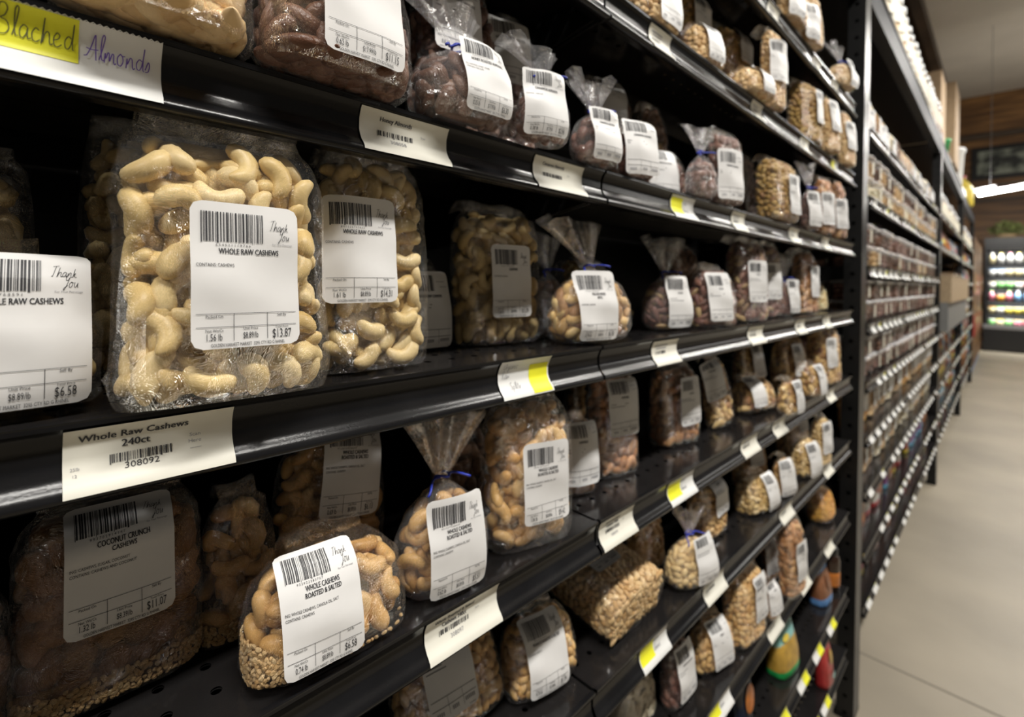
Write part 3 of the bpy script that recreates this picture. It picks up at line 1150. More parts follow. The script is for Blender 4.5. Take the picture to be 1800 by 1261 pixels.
def make_bag(i, spec, label, info, group):
    kind, nut, sh, X, Y, Z, w, d, h, yaw, lean, roll, lab = spec
    seed = sum(ord(c) * (k + 3) for k, c in enumerate(i)) * 7
    rg = np.random.RandomState(seed)
    root = empty('nut_bag', (X, Y, Z), label, 'bag of nuts', group)
    root.rotation_mode = 'XYZ'
    M = Matrix.Translation((X, Y, Z)) @ Matrix.Rotation(R(90 - yaw), 4, 'Z') @ Matrix.Rotation(R(-lean), 4, 'X') @ Matrix.Rotation(R(roll), 4, 'Y')
    root.matrix_basis = M
    body = Body(kind, w, d, h, seed)
    near = i in HERO
    if kind == 'tied':
        FV, FF = film_mesh(body, 34 if near else 18, 60 if near else 30, .055 if h > .07 else .04, .0016, seed)
    else:
        FV, FF = film_mesh(body, 40 if near else 18, 64 if near else 30, .012 if i == 'A1' else .03 if kind == 'tall' else .022, .0024, seed)
    bb = FV[:len(FV) - 1]
    fix_z(root, bb[bb[:, 2] <= h * 1.001], Z)
    link('bag_film', trimesh('bag_film', FV, FF, 'film_milky' if kind == 'tied' else 'film'), root)
    lo = not near
    size, th = NSIZE[nut], NTHICK[nut]
    nuts = pack(body, nut, rg, size, th, 3 if near and size > .016 else 2)
    L = lib(nut, lo)
    single = set()
    if near:
        order = sorted([k for k in range(len(nuts))], key=lambda k: -(nuts[k][3] + .35 * nuts[k][1][2] / h - 1.2 * nuts[k][2]))
        single = set(order[:HERO[i]])
    mb = MB()
    CV, CF = core_mesh(body, th * (1.75 if size > .016 else 1.5), body.k['fill'] * .985)
    mb.add(CV, CF)
    for k, (A, p, ly, f, Nn) in enumerate(nuts):
        q = rg.randint(len(L))
        W = L[q][0] @ A.T
        for _ in range(2):
            p = p - Nn * tuck(body, W + p, Nn)
        p = p + np.array([0, 0, max(0, .0006 - (W + p)[:, 2].min())])
        if tuck(body, W + p, Nn) > .0035:
            continue
        if k in single:
            o = link(NAMES.get(nut, 'nut'), nut_mesh(nut, q), root)
            m4 = Matrix(A.tolist()).to_4x4()
            m4.translation = Vector(p)
            o.matrix_basis = m4
            continue
        V, F = L[q]
        mb.add(V @ A.T + p, F)
    if lean > 40 or i in ('C4', 'B0', 'B1', 'C2', 'C0'):
        for q in range(int(w * d / (size * size * .30))):
            V, F = L[rg.randint(len(L))]
            an = rg.uniform(0, 6.28)
            ro = np.array([[math.cos(an), -math.sin(an), 0], [math.sin(an), math.cos(an), 0], [0, 0, 1]])
            mb.add(V @ ro.T + np.array([rg.uniform(-.40, .40) * w, rg.uniform(-.36, .36) * d, th * .55 + rg.uniform(0, .3) * th]), F)
    if i in ('E2', 'F0', 'E0'):               # salt and crumbs settled in the lower corner
        cl = lib('crumb', True)
        cr = MB()
        for A, p, ly, f, Nn in pack(body, 'crumb', rg, .0036, .0016, 1, .42 if i == 'E2' else .2, .02):
            lim = .42 - .9 * (p[0] / w + .5) if i == 'E2' else .16
            if p[2] / h < max(.05, lim):
                V, F = cl[rg.randint(9)]
                cr.add(V @ A.T * .68 + p - np.array([0, .0006, 0]), F)
        if cr.n:
            tag(cr.obj('salt_crumbs', ['crumb'], root, smooth=False), kind='stuff')
    V, F, _ = mb.arrays()
    tag(link('nut_filling', trimesh('nut_filling', V, F, nut), root), kind='stuff')
    if kind == 'tied':
        t = MB()
        a = np.linspace(0, 2 * np.pi, 22)
        rr = .0042 + .002 * (w > .07)
        t.tube(np.stack([rr * np.cos(a), rr * np.sin(a) * .8, h + .0015 + .0012 * np.sin(a * 2)], 1), .0011, 6)
        e = np.linspace(0, 1, 10)
        for sx in (1, -1):
            t.tube(np.stack([sx * (rr * .6 + .016 * e), -rr * .7 - .005 * e + .004 * np.sin(5 * e), h + .002 + .004 * e * sx - .006 * e * e], 1), .0011, 6)
        t.obj('twist_tie', ['tie_blue'], root, smooth=True)
    if lab:
        pr = scale_label(seed, **info)
        sc = 1.0 if lean > 40 else min(1.0, max(.74, h * 1.02 / LH))
        lz = lab[1] if lean > 40 else max(lab[1], LH * sc / 2 + .0015)
        label_on(body, root, lab[0], lz, R(info_rot.get(i, 0)), seed, pr, .0045 if near else .0030, LW * sc, LH * sc)
    return root


info_rot = {'E2': 0, 'E1': 6, 'B3': 0}
# ------------------------------------------------------------------ the bags of nuts (world metres)
# kind, nut, shelf, X, Y, Z, width, depth, height, turn, lean, tilt, label centre
BAGS = {
    'A0': ('low','raw','S4', -0.3375,-0.021,1.19, 0.1,0.045,0.0777, 0,6,0, (0.019, 0.039)),
    'A0b': ('tall','raw','S4', -0.42,-0.046,1.19, 0.1,0.05,0.1357, 0,3,0, None),
    'A1b': ('tall','raw','S4', -0.43,0.0551,1.19, 0.061,0.045,0.1718, 0,3,0, None),
    'A1': ('tall', 'raw', 'S4', -0.3013, 0.0808, 1.19, 0.1031, 0.0516, 0.147, 0, 6, 0, (0.0016, 0.0644)),
    'A2': ('tall','raw','S4', -0.3326,0.1861,1.19, 0.0858,0.0429,0.1608, 0,5,0, (-0.0196, 0.0852)),
    'A2b': ('low','raw','S4', -0.4,0.2763,1.19, 0.0609,0.032,0.0789, 0,3,0, (-0.0042, 0.0379)),
    'A3': ('tall', 'raw', 'S4', -0.386, 0.362, 1.19, 0.105, 0.0549, 0.1442, 5, 3, 0, (-0.0029, 0.0651)),
    'A4b': ('tied', 'dark', 'S4', -0.4, 0.4636, 1.19, 0.0616, 0.032, 0.08, 0, 3, 0, None),
    'A4': ('tied','mixed','S4', -0.3286,0.4535,1.19, 0.1121,0.056,0.084, 12,3,0, (-0.0146, 0.0411)),
    'A5': ('tall', 'pieces', 'S4', -0.392, 0.6, 1.19, 0.07, 0.04, 0.125, 10, 45, 0, (0, 0.085)),
    'A6': ('tied','pecan','S4', -0.3457,0.6618,1.19, 0.0816,0.0408,0.0818, 15,3,0, (0.0065, 0.0409)),
    'A7': ('low','pecan','S4', -0.3226,0.7655,1.19, 0.0898,0.0449,0.0927, 15,3,0, (-0.0081, 0.0469)),
    'A7b': ('tall','dark','S4', -0.43,0.8768,1.19, 0.0991,0.0495,0.14, 0,3,0, None),
    'A8': ('tall','pecan','S4', -0.327,0.9323,1.19, 0.087,0.0435,0.1491, 15,3,0, (-0.0029, 0.0721)),
    'A9': ('tall','pecan','S4', -0.34,1.0968,1.19, 0.0465,0.032,0.1535, 15,3,0, (-0.0144, 0.0742)),
    'A10': ('tied','pecan','S4', -0.3328,1.1659,1.19, 0.0582,0.032,0.0813, 15,3,0, (0.0129, 0.0445)),
    'A11': ('tall','almond','S4', -0.3346,1.3283,1.19, 0.0774,0.0387,0.1509, 12,3,0, (0.0124, 0.0763)),
    'A12': ('low','pieces','S4', -0.3547,1.5455,1.19, 0.0389,0.032,0.0712, 12,3,0, None),
    'B0': ('low','blanched','S3', -0.2993,0.0451,1.377, 0.0846,0.05,0.11, 0,10,0, None),
    'B1': ('low', 'honey', 'S3', -0.2943, 0.1372, 1.377, 0.0974, 0.0487, 0.115, 0, 8, 0, (0.0048, 0.041)),
    'B2': ('low','honey','S3', -0.355,0.2774,1.377, 0.0944,0.0472,0.165, 0,3,0, (-0.0124, 0.1112)),
    'B2b': ('low','honey','S3', -0.38,0.3775,1.377, 0.0563,0.032,0.17, 10,3,0, (-0.012, 0.1265)),
    'B3': ('tied','honey','S3', -0.2981,0.2401,1.377, 0.0867,0.0433,0.0613, 8,8,0, (0.0096, 0.0222)),
    'B5': ('tied','cinnamon','S3', -0.2843,0.3177,1.377, 0.053,0.032,0.0585, 10,3,0, (-0.008, 0.0214)),
    'B6': ('tied','cinnamon','S3', -0.2967,0.4122,1.377, 0.0597,0.032,0.0554, 12,3,0, (0.0018, 0.0208)),
    'B7': ('tall','cinnamon','S3', -0.4,0.5931,1.377, 0.0772,0.0386,0.17, 10,3,0, (-0.0092, 0.1375)),
    'B8': ('low','dark','S3', -0.39,0.6972,1.377, 0.0677,0.0338,0.16, 10,3,0, None),
    'B9': ('low','cinnamon','S3', -0.3021,0.505,1.377, 0.053,0.032,0.0666, 12,3,0, (-0.0089, 0.0286)),
    'B10': ('low', 'cinnamon', 'S3', -0.348, 0.6579, 1.377, 0.0722, 0.0334, 0.0705, 14, 3, 0, (-0.0194, 0.0285)),
    'B11': ('tied', 'cinnamon', 'S3', -0.296, 0.6607, 1.377, 0.0532, 0.032, 0.0612, 10, 3, 0, None),
    'B12': ('tall', 'cinnamon', 'S3', -0.296, 0.7462, 1.377, 0.0624, 0.032, 0.1103, 12, 3, 0, (-0.0103, 0.0411)),
    'B12b': ('tall','dark','S3', -0.38,1.0684,1.377, 0.0601,0.032,0.15, 0,3,0, None),
    'B14': ('tall', 'walnut', 'S3', -0.3069, 1.0203, 1.377, 0.1106, 0.0537, 0.121, 5, 3, 0, (0.0101, 0.0497)),
    'B15': ('tied', 'cinnamon', 'S3', -0.296, 1.1991, 1.377, 0.0635, 0.032, 0.0911, 5, 3, 0, (-0.0115, 0.0428)),
    'B16': ('tall', 'almond', 'S3', -0.296, 1.3164, 1.377, 0.0626, 0.032, 0.1339, 8, 3, 0, (-0.0115, 0.0563)),
    'B17': ('tall', 'almond', 'S3', -0.296, 1.4589, 1.377, 0.0443, 0.032, 0.1472, 8, 3, 0, (-0.0163, 0.0596)),
    'C0': ('tall','granola','S2', -0.3172,0.5504,1.573, 0.0931,0.0466,0.12, 5,3,0, (0.013, 0.0265)),
    'C1': ('tall', 'walnut', 'S2', -0.376, 0.7891, 1.573, 0.1121, 0.0545, 0.172, 5, 3, 0, (-0.0028, 0.121)),
    'C2': ('low','granola','S2', -0.3136,0.6973,1.573, 0.0783,0.0391,0.0589, 8,3,0, (0.0008, 0.0167)),
    'C3': ('tall', 'walnut', 'S2', -0.37, 0.9508, 1.573, 0.11, 0.055, 0.172, 5, 3, 0, (0.0099, 0.1342)),
    'C4': ('low', 'granola', 'S2', -0.304, 0.8725, 1.573, 0.1025, 0.0479, 0.0467, 8, 3, 0, (0.0015, 0.0236)),
    'C5': ('tall', 'granola', 'S2', -0.2971, 0.9563, 1.573, 0.0494, 0.032, 0.148, 8, 3, 0, (-0.0076, 0.0819)),
    'C6': ('tall', 'walnut', 'S2', -0.3181, 1.2385, 1.573, 0.1, 0.05, 0.142, 8, 3, 0, (0.023, 0.081)),
    'C7': ('low', 'granola', 'S2', -0.296, 1.3561, 1.573, 0.0644, 0.032, 0.136, 8, 3, 0, (-0.0011, 0.0849)),
    'C8': ('low', 'granola', 'S2', -0.2963, 1.5307, 1.573, 0.0675, 0.0326, 0.146, 8, 3, 0, (-0.0054, 0.0752)),
    'D0': ('low', 'granola', 'S1', -0.2999, 1.0609, 1.768, 0.0853, 0.0398, 0.1, 5, 3, 0, (-0.0228, 0.0067)),
    'D1': ('low', 'granola', 'S1', -0.299, 1.1873, 1.768, 0.0782, 0.038, 0.13, 5, 3, 0, (-0.0329, 0.018)),
    'D2': ('tied', 'blanched', 'S1', -0.3068, 1.5067, 1.768, 0.1107, 0.0535, 0.0751, 8, 3, 0, (0.0099, 0.0398)),
    'F00': ('low','coconut','S5', -0.38,-0.051,1.004, 0.1,0.045,0.1, 0,3,0, None),
    'F0': ('tall','coconut','S5', -0.385,0.0419,1.004, 0.0928,0.0481,0.1115, 0,6,0, (0.0011, 0.0814)),
    'E0': ('low','roasted','S5', -0.385,0.1111,1.004, 0.0511,0.0343,0.095, 0,3,0, None),
    'E1': ('low', 'roasted', 'S5', -0.392, 0.1799, 1.004, 0.0925, 0.0465, 0.13, 0, 5, 4, (0.0075, 0.093)),
    'E2': ('low','roasted','S5', -0.325,0.1507,1.004, 0.1073,0.0536,0.0702, 3,6,0, (-0.0128, 0.0425)),
    'E3': ('tied','roasted','S5', -0.3264,0.2497,1.004, 0.0834,0.0417,0.0877, 8,3,0, (0.0016, 0.041)),
    'E4': ('tall','dark','S5', -0.4,0.3273,1.004, 0.0656,0.0328,0.1062, 0,3,0, None),
    'E5': ('tall', 'roasted', 'S5', -0.327, 0.3532, 1.004, 0.0925, 0.0462, 0.136, 15, 3, 0, (0.0059, 0.0624)),
    'E6': ('low','almond','S5', -0.3594,0.4766,1.004, 0.044,0.032,0.0864, 15,3,0, (-0.0045, 0.0512)),
    'E7b': ('low', 'roasted', 'S5', -0.432, 0.57, 1.004, 0.0433, 0.032, 0.115, 0, 3, 0, None),
    'E7': ('tall','almond','S5', -0.3638,0.5578,1.004, 0.0744,0.0372,0.1327, 15,3,0, (0.0035, 0.0902)),
    'E8': ('tall','almond','S5', -0.3666,0.7372,1.004, 0.0929,0.0465,0.1211, 10,3,0, (0.0093, 0.0678)),
    'E9': ('low','mixed','S5', -0.3532,0.8819,1.004, 0.0672,0.0336,0.1179, 8,3,-12, (-0.0211, 0.0918)),
    'E10': ('low','mixed','S5', -0.4009,1.1556,1.004, 0.0989,0.0456,0.13, 8,3,0, (0.0052, 0.0841)),
    'E11': ('low', 'mixed', 'S5', -0.356, 1.0457, 1.004, 0.1234, 0.058, 0.0644, 10, 3, 0, (-0.022, 0.0464)),
    'E12': ('low','mixed','S5', -0.3633,1.3179,1.004, 0.1236,0.0587,0.135, 8,3,0, (-0.0117, 0.0749)),
    'E12b': ('low', 'mixed', 'S5', -0.2964, 1.0783, 1.004, 0.0669, 0.0327, 0.0644, 8, 3, 0, (0.0119, 0.0296)),
    'E13': ('tall','mixed','S5', -0.3242,1.4687,1.004, 0.1165,0.0583,0.1514, 8,3,0, (-0.0228, 0.0834)),
    'E14': ('low','mixed','S5', -0.3085,1.2916,1.004, 0.0787,0.0393,0.069, 8,3,0, (0.0105, 0.0405)),
    'F1': ('low','peanut','S6', -0.3664,0.2978,0.823, 0.1139,0.05,0.11, 5,25,0, (-0.01, 0.055)),
    'F2': ('low','peanut','S6', -0.3501,0.402,0.823, 0.0923,0.0481,0.0729, 8,8,0, (-0.0067, 0.0406)),
    'F3': ('tall', 'granola', 'S6', -0.315, 0.55, 0.823, 0.125, 0.065, 0.16, 0, 80, 0, (-0.012, 0.08)),
    'F4': ('low','peanut','S6', -0.38,0.6774,0.823, 0.0775,0.0387,0.0879, 0,3,0, None),
    'F5': ('tied','blanchpea','S6', -0.3173,0.6945,0.823, 0.0941,0.0471,0.0669, 12,3,0, (0.0073, 0.0416)),
    'F6': ('tall','peanut','S6', -0.36,0.8521,0.823, 0.0968,0.0484,0.0925, 0,3,0, (0.0044, 0.0742)),
    'F7': ('low','peanut','S6', -0.387,1.1308,0.823, 0.1032,0.0487,0.1, 8,3,0, (-0.0117, 0.0805)),
    'F8': ('low','pistachio','S6', -0.3341,1.0117,0.823, 0.1038,0.0519,0.0665, 10,3,0, (0.018, 0.0348)),
    'F9': ('low','peanut','S6', -0.3197,1.1303,0.823, 0.0615,0.032,0.0736, 8,3,0, (-0.0088, 0.0201)),
    'F10': ('low','peanut','S6', -0.3747,1.3994,0.823, 0.1136,0.0538,0.125, 8,3,0, (0.0015, 0.1025)),
    'F11': ('low','pistachio','S6', -0.317,1.2845,0.823, 0.0967,0.0483,0.08, 10,3,0, (-0.0076, 0.0391)),
    'F12': ('tall','pistachio','S6', -0.3082,1.3834,0.823, 0.0632,0.032,0.1141, 8,3,0, (-0.002, 0.067)),
    'G0': ('low','chips','S7', -0.3713,0.6315,0.623, 0.0908,0.0454,0.08, 0,3,0, None),
    'G1': ('low','cinnamon','S7', -0.345,0.7157,0.623, 0.0699,0.035,0.09, 0,3,0, (0.0, 0.05)),
    'G2': ('low','peanut','S7', -0.3394,0.8258,0.623, 0.0957,0.0478,0.0714, 12,3,0, (-0.0019, 0.0441)),
    'G3': ('tall','peanut','S7', -0.3217,0.9286,0.623, 0.0999,0.0499,0.121, 5,3,0, (0.0141, 0.0739)),
    'G4': ('low','almond','S7', -0.35,1.1612,0.623, 0.0549,0.032,0.09, 0,3,0, (-0.0321, 0.0584)),
    'G4b': ('low','almond','S7', -0.3089,1.025,0.623, 0.0548,0.032,0.0623, 0,3,0, (-0.0115, 0.0457)),
    'G5': ('tall','almond','S7', -0.3,1.1323,0.623, 0.077,0.0385,0.1481, 5,3,0, (0.0003, 0.0723)),
    'G6': ('low', 'orange', 'S7', -0.345, 1.55, 0.623, 0.1, 0.06, 0.085, 0, 3, 0, None),
}
DESC = {
    'A0': 'clear bag of raw cashews cut off by the left edge, labelled $6.58',
    'A0b': 'shaded tall bag of raw cashews behind the $6.58 bag at the left edge',
    'A1b': 'dark tall bag of raw cashews hidden behind the $13.87 bag',
    'A1': 'large upright clear bag of whole raw cashews labelled $13.87',
    'A2': 'tall clear bag of whole raw cashews labelled $14.31, right of the $13.87 bag',
    'A2b': 'small shaded cashew bag with a grey label behind the $14.31 bag',
    'A3': 'tall cashew bag set back alone, shaded above and lit at its foot',
    'A4b': 'dark tied bag half hidden behind the blue-tied bag of pale mixed nuts',
    'A4': 'round bag of pale mixed nuts tied with a blue tie, fourth shelf down',
    'A5': 'bag of pale nut pieces leaning back with a shaded label beside the pecans',
    'A6': 'leftmost round bag of dark pecans on the fourth shelf down',
    'A7': 'second bag of dark pecans from the left, with a full white label',
    'A7b': 'dark bag looming behind the two short pecan bags',
    'A8': 'tall shiny bag of pecans, highest in the pecan row',
    'A9': 'narrow tall pecan bag just right of the highest pecan bag',
    'A10': 'small tied bag of pecans right of the tall pecan bags',
    'A11': 'tall bag of brown almonds near the right end of the fourth shelf down',
    'A12': 'small bag of nut pieces at the right end of the fourth shelf down',
    'B0': 'bag of blanched almonds above the yellow handwritten tag, top left',
    'B1': 'large bag of dark honey almonds labelled $11.15, at the top',
    'B2': 'upper bag of honey almonds behind, its white label cut by the top edge',
    'B2b': 'honey almond bag with a shaded label behind the blue-tied almond bag',
    'B3': 'short bag of honey almonds with a blue tie beside the $11.15 bag',
    'B5': 'small tied bag of cinnamon almonds above the cinnamon almonds tag',
    'B6': 'small blue-tied cinnamon almond bag, second on from the cinnamon almonds tag',
    'B7': 'shaded bag behind the cinnamon almonds with its label standing up',
    'B8': 'dark bag without a label behind the row of cinnamon almonds',
    'B9': 'low cinnamon almond bag, third on from the cinnamon almonds tag',
    'B10': 'low cinnamon almond bag with a curled label, fourth on from the tag',
    'B11': 'small tied cinnamon almond bag without a front label, blue tie on top',
    'B12': 'tall cinnamon almond bag standing right of the small label-less tied bag',
    'B12b': 'dark bag in the gap between the tall almond and walnut bags',
    'B14': 'broad tall bag of tan nut pieces on the third shelf down',
    'B15': 'tied bag of cinnamon almonds right of the broad tan bag',
    'B16': 'tall brown almond bag, second from the right end of the third shelf',
    'B17': 'rightmost tall brown almond bag on the third shelf down',
    'C0': 'leftmost bag of nut clusters on the second shelf, cut by the top edge',
    'C1': 'upper walnut bag with a shaded label, cut by the top edge',
    'C2': 'low bag of nut clusters with a big white label, second shelf down',
    'C3': 'tall walnut bag behind the low cluster bags on the second shelf',
    'C4': 'lowest squat bag of clusters in front of the tall walnut bag',
    'C5': 'narrow tall cluster bag at the right of the front walnut group',
    'C6': 'tall walnut bag standing alone in the middle of the second shelf',
    'C7': 'bag of clusters right of the lone tall walnut bag, second shelf',
    'C8': 'rightmost bag of clusters on the second shelf beside the black post',
    'D0': 'leftmost bag of clusters on the top shelf, cut by the top edge',
    'D1': 'second bag of clusters on the top shelf with long white label',
    'D2': 'tied bag of pale almonds alone at the end of the top shelf',
    'F00': 'dark coconut crunch bag cut by the left edge, fifth shelf down',
    'F0': 'dark bag of coconut crunch cashews labelled $11.07',
    'E0': 'dark bag of roasted cashews behind, left of the $6.58 roasted bag',
    'E1': 'shaded bag of roasted cashews labelled $6.13 behind the $6.58 roasted bag',
    'E2': 'short lit bag of roasted and salted whole cashews labelled $6.58',
    'E3': 'blue-tied bag of roasted cashews labelled $5.51',
    'E4': 'dark unlabelled bag behind the blue-tied roasted cashews',
    'E5': 'tall bag of golden roasted cashews, fifth shelf down, with tilted white label',
    'E6': 'low bag with a shaded label just right of the tall roasted cashews',
    'E7b': 'dark cashew bag just above and behind the low shaded-label bag',
    'E7': 'tall almond bag with grey-lit label, second right of the tall roasted cashews',
    'E8': 'broad dark almond bag with crumpled label standing alone, fifth shelf down',
    'E9': 'tilted bag of mixed nuts with a slanting label, fifth shelf down',
    'E10': 'shaded upper bag of mixed nuts behind, right of the tilted bag',
    'E11': 'low bag of mixed nuts in front, right of the tilted bag',
    'E12': 'tall bag of mixed nuts with a curled label, behind the small front bag',
    'E12b': 'small front bag of mixed nuts at the lip with a narrow label',
    'E13': 'last tall bag of mixed nuts at the right end of the fifth shelf',
    'E14': 'low bag of mixed nuts second from the right end of the fifth shelf',
    'F1': 'bag of peanuts lying back with a shaded label, cut by the bottom edge',
    'F2': 'bag of peanuts with a lit white label under the 308097 tag',
    'F3': 'large bag of crushed nuts lying on its back, its foot at the lip',
    'F4': 'dark peanut bag behind, right of the lying bag of crushed nuts',
    'F5': 'round tied bag of pale peanuts, sixth shelf down',
    'F6': 'tall shaded peanut bag behind the round tied bag of pale peanuts',
    'F7': 'upper peanut bag with a shaded label behind the low pistachio-coloured bag',
    'F8': 'low bag of pale brown nuts at the front middle of the sixth shelf',
    'F9': 'small peanut bag right of the low front bag of pale nuts',
    'F10': 'upper peanut bag near the right end of the sixth shelf, behind',
    'F11': 'low front bag of pale nuts near the right end of the sixth shelf',
    'F12': 'last tall bag of pale nuts at the right end of the sixth shelf',
    'G0': 'bag of white chips cut by the bottom edge, seventh shelf down',
    'G1': 'reddish nut bag right of the white chips, cut by the bottom edge',
    'G2': 'short peanut bag leaning with a slanting label, seventh shelf down',
    'G3': 'tall peanut bag right of the short slanted peanut bag, seventh shelf',
    'G4': 'almond bag behind with a lit label, between the two tall bags',
    'G4b': 'low front almond bag between the two tall bags, seventh shelf',
    'G5': 'tall dark almond bag at the right of the seventh shelf group',
    'G6': 'bag of orange crackers alone at the right end of the seventh shelf',
}
RAW = ('WHOLE RAW CASHEWS',)
RS = ('WHOLE CASHEWS', 'ROASTED & SALTED')
INFO = {
    'A0': dict(title=RAW, contains='CONTAINS: CASHEWS', wt='0.74 lb', unit='$8.89/lb', price='$6.58'),
    'A1': dict(title=RAW, contains='CONTAINS: CASHEWS', wt='1.56 lb', unit='$8.89/lb', price='$13.87'),
    'A2': dict(title=RAW, contains='CONTAINS: CASHEWS', wt='1.61 lb', unit='$8.89/lb', price='$14.31'),
    'A3': dict(title=('CASHEWS',), contains='CONTAINS: CASHEWS', wt='1.36 lb', unit='$8.89/lb', price='$12.09'),
    'A4': dict(title=('DELUXE MIXED', 'NUTS'), contains='CONTAINS: CASHEWS', wt='0.74 lb', unit='$8.89/lb', price='$6.58'),
    'B1': dict(title=('HONEY ROASTED ALMONDS',), ing='ING: ALMONDS, HONEY, SUGAR', contains='CONTAINS: TREE NUTS', wt='0.62 lb', unit='$17.99/lb', price='$11.15'),
    'B3': dict(title=('HONEY ROASTED ALMONDS',), ing='ING: ALMONDS, HONEY, SUGAR', contains='CONTAINS: TREE NUTS', wt='0.35 lb', unit='$17.99/lb', price='$6.30'),
    'B5': dict(title=('CINNAMON ALMONDS',), contains='CONTAINS: TREE NUTS', wt='0.38 lb', unit='$7.79/lb', price='$2.96'),
    'F0': dict(title=('COCONUT CRUNCH', 'CASHEWS'), ing='ING: CASHEWS, SUGAR, COCONUT', contains='CONTAINS: CASHEWS AND COCONUT', wt='1.32 lb', unit='$8.39/lb', price='$11.07'),
    'E1': dict(title=RS, ing='ING: WHOLE CASHEWS, CANOLA OIL, SALT', contains='CONTAINS: CASHEWS', wt='0.69 lb', unit='$8.89/lb', price='$6.13'),
    'E2': dict(title=RS, ing='ING: WHOLE CASHEWS, CANOLA OIL, SALT', contains='CONTAINS: CASHEWS', wt='0.74 lb', unit='$8.89/lb', price='$6.58'),
    'E3': dict(title=RS, ing='ING: WHOLE CASHEWS, CANOLA OIL, SALT', contains='CONTAINS: CASHEWS', wt='0.62 lb', unit='$8.89/lb', price='$5.51'),
    'E5': dict(title=RS, ing='ING: WHOLE CASHEWS, CANOLA OIL, SALT', contains='CONTAINS: CASHEWS', wt='1.06 lb', unit='$8.89/lb', price='$9.42'),
    'F2': dict(title=('PEANUTS ROASTED & SALTED',), contains='CONTAINS: PEANUTS', wt='0.70 lb', unit='$2.49/lb', price='$1.74'),
}
TITLE = dict(raw=RAW, roasted=RS, pecan=('PECANS',), cinnamon=('CINNAMON ALMONDS',), almond=('ALMONDS',), honey=('HONEY ROASTED ALMONDS',),
             walnut=('WALNUTS',), peanut=('PEANUTS',), mixed=('MIXED NUTS',))
for i, spec in BAGS.items():
    info = dict(INFO.get(i) or dict(title=TITLE.get(spec[1], ()), detail=1))
    make_bag(i, spec, DESC[i], info, f'bags of nuts on the {ORD[spec[2]]}')


# ------------------------------------------------------------------ pouches, boxes, jars on the lowest shelves
def make_pouch(w, d, h, seed, name='snack_pouch', mats=('pouch_main', 'pouch_foot', 'pouch_head'), bands=(.14, .72)):
    """stand-up pouch: gusseted foot, printed front, sealed crimped top"""
    body = Body('pouch', w, d, h, seed)
    V, F = film_mesh(body, 20, 28, 0, .0012, seed)
    zc = V[F][:, :, 2].mean(1) / h
    mi = np.where(zc < bands[0], 1, np.where(zc > bands[1], 2, 0))
    root = empty(name)
    o = link('pouch_body', trimesh('pouch_body', V, F, list(mats), True, mi), root)
    return root, body, o


for nm, c in dict(pouch_green=(.02, .38, .09), pouch_teal=(.25, .52, .50), pouch_gold=(.50, .30, .05), pouch_blue=(.13, .30, .62), pouch_red=(.42, .03, .03),
                  pouch_brown=(.25, .10, .045), pouch_navy=(.02, .03, .06), pouch_orange=(.62, .20, .03), pouch_purple=(.22, .04, .26),
                  pouch_white=(.74, .72, .68), pouch_yellow=(.75, .58, .08), pouch_lightblue=(.15, .45, .65)).items():
    pmat(nm, c, .35, var=.35, scale=45, coat=.2)
pmat('dark_syrup', (.03, .014, .008), .12, coat=.5)
pmat('cap_black', (.02, .02, .02), .4)


def stand(root, X, Y, Z, yaw, lean=3):
    root.matrix_basis = Matrix.Translation((X, Y, Z)) @ Matrix.Rotation(R(90 - yaw), 4, 'Z') @ Matrix.Rotation(R(-lean), 4, 'X')


def seal(root, body, mat):
    hw, hd = body.dims(np.array([.97]))
    MB().box(-hw[0], hw[0], -.0012, .0012, body.h * .965, body.h * 1.03).obj('top_seal', [mat], root)


def badge(root, body, u, z, w, h, mat, name='printed_badge'):
    a = np.linspace(0, 2 * np.pi, 24, endpoint=False)
    x, zz = u + np.cos(a) * w / 2, z + np.sin(a) * h / 2
    V = np.vstack([[[u, body.front(np.array([u]), np.array([z]))[0] - .003, z]], np.stack([x, body.front(x, zz) - .003, zz], 1)])
    F = [(0, 1 + k, 1 + (k + 1) % 24) for k in range(24)]
    MB().add(V, F).obj(name, [mat], root)


r, b, o = make_pouch(.1003, .05, .0975, 3, mats=('pouch_gold', 'pouch_green', 'pouch_teal'), bands=(.16, .68))
stand(r, -.336, 1.2038, .4103, 5)
tag(r, 'gold and teal snack pouch with a bright green foot, eighth shelf down', 'snack pouch')
seal(r, b, 'pouch_teal'); badge(r, b, -.012, .075, .03, .012, 'pouch_yellow')
r, b, o = make_pouch(.0867, .0433, .0932, 4, mats=('pouch_brown', 'pouch_blue', 'pouch_blue'), bands=(.2, .86))
stand(r, -.3376, 1.5327, .4103, 5)
tag(r, 'brown snack pouch with a light blue foot, eighth shelf down', 'snack pouch')
seal(r, b, 'pouch_blue'); badge(r, b, .006, .052, .026, .034, 'pouch_brown')
r, b, o = make_pouch(.0714, .0357, .1218, 6, mats=('pouch_red', 'pouch_red', 'pouch_red'))
stand(r, -.3147, 1.4784, .2353, 0)
tag(r, 'dark red snack pouch on the lowest shelf beside the black post', 'snack pouch')
seal(r, b, 'pouch_red'); badge(r, b, .004, .068, .024, .034, 'pouch_gold'); badge(r, b, .012, .022, .026, .014, 'pouch_teal')
r, b, o = make_pouch(.075, .04, .125, 7, mats=('pouch_navy', 'pouch_navy', 'pouch_navy'))
stand(r, -.36, 1.0142, .4103, 0)
tag(r, 'navy blue snack pouch with an orange picture, cut by the bottom edge', 'snack pouch')
seal(r, b, 'pouch_navy'); badge(r, b, .004, .035, .045, .05, 'pouch_orange')
jr = empty('sauce_jar', (-.335, 1.612, .4106), 'dark jar with an orange label and black lid, eighth shelf down', 'jar')
MB().lathe([(0, 0), (.021, 0), (.024, .003), (.024, .082), (.021, .092), (.016, .098), (0, .098)], 28).obj('jar_body', ['dark_syrup'], jr, True)
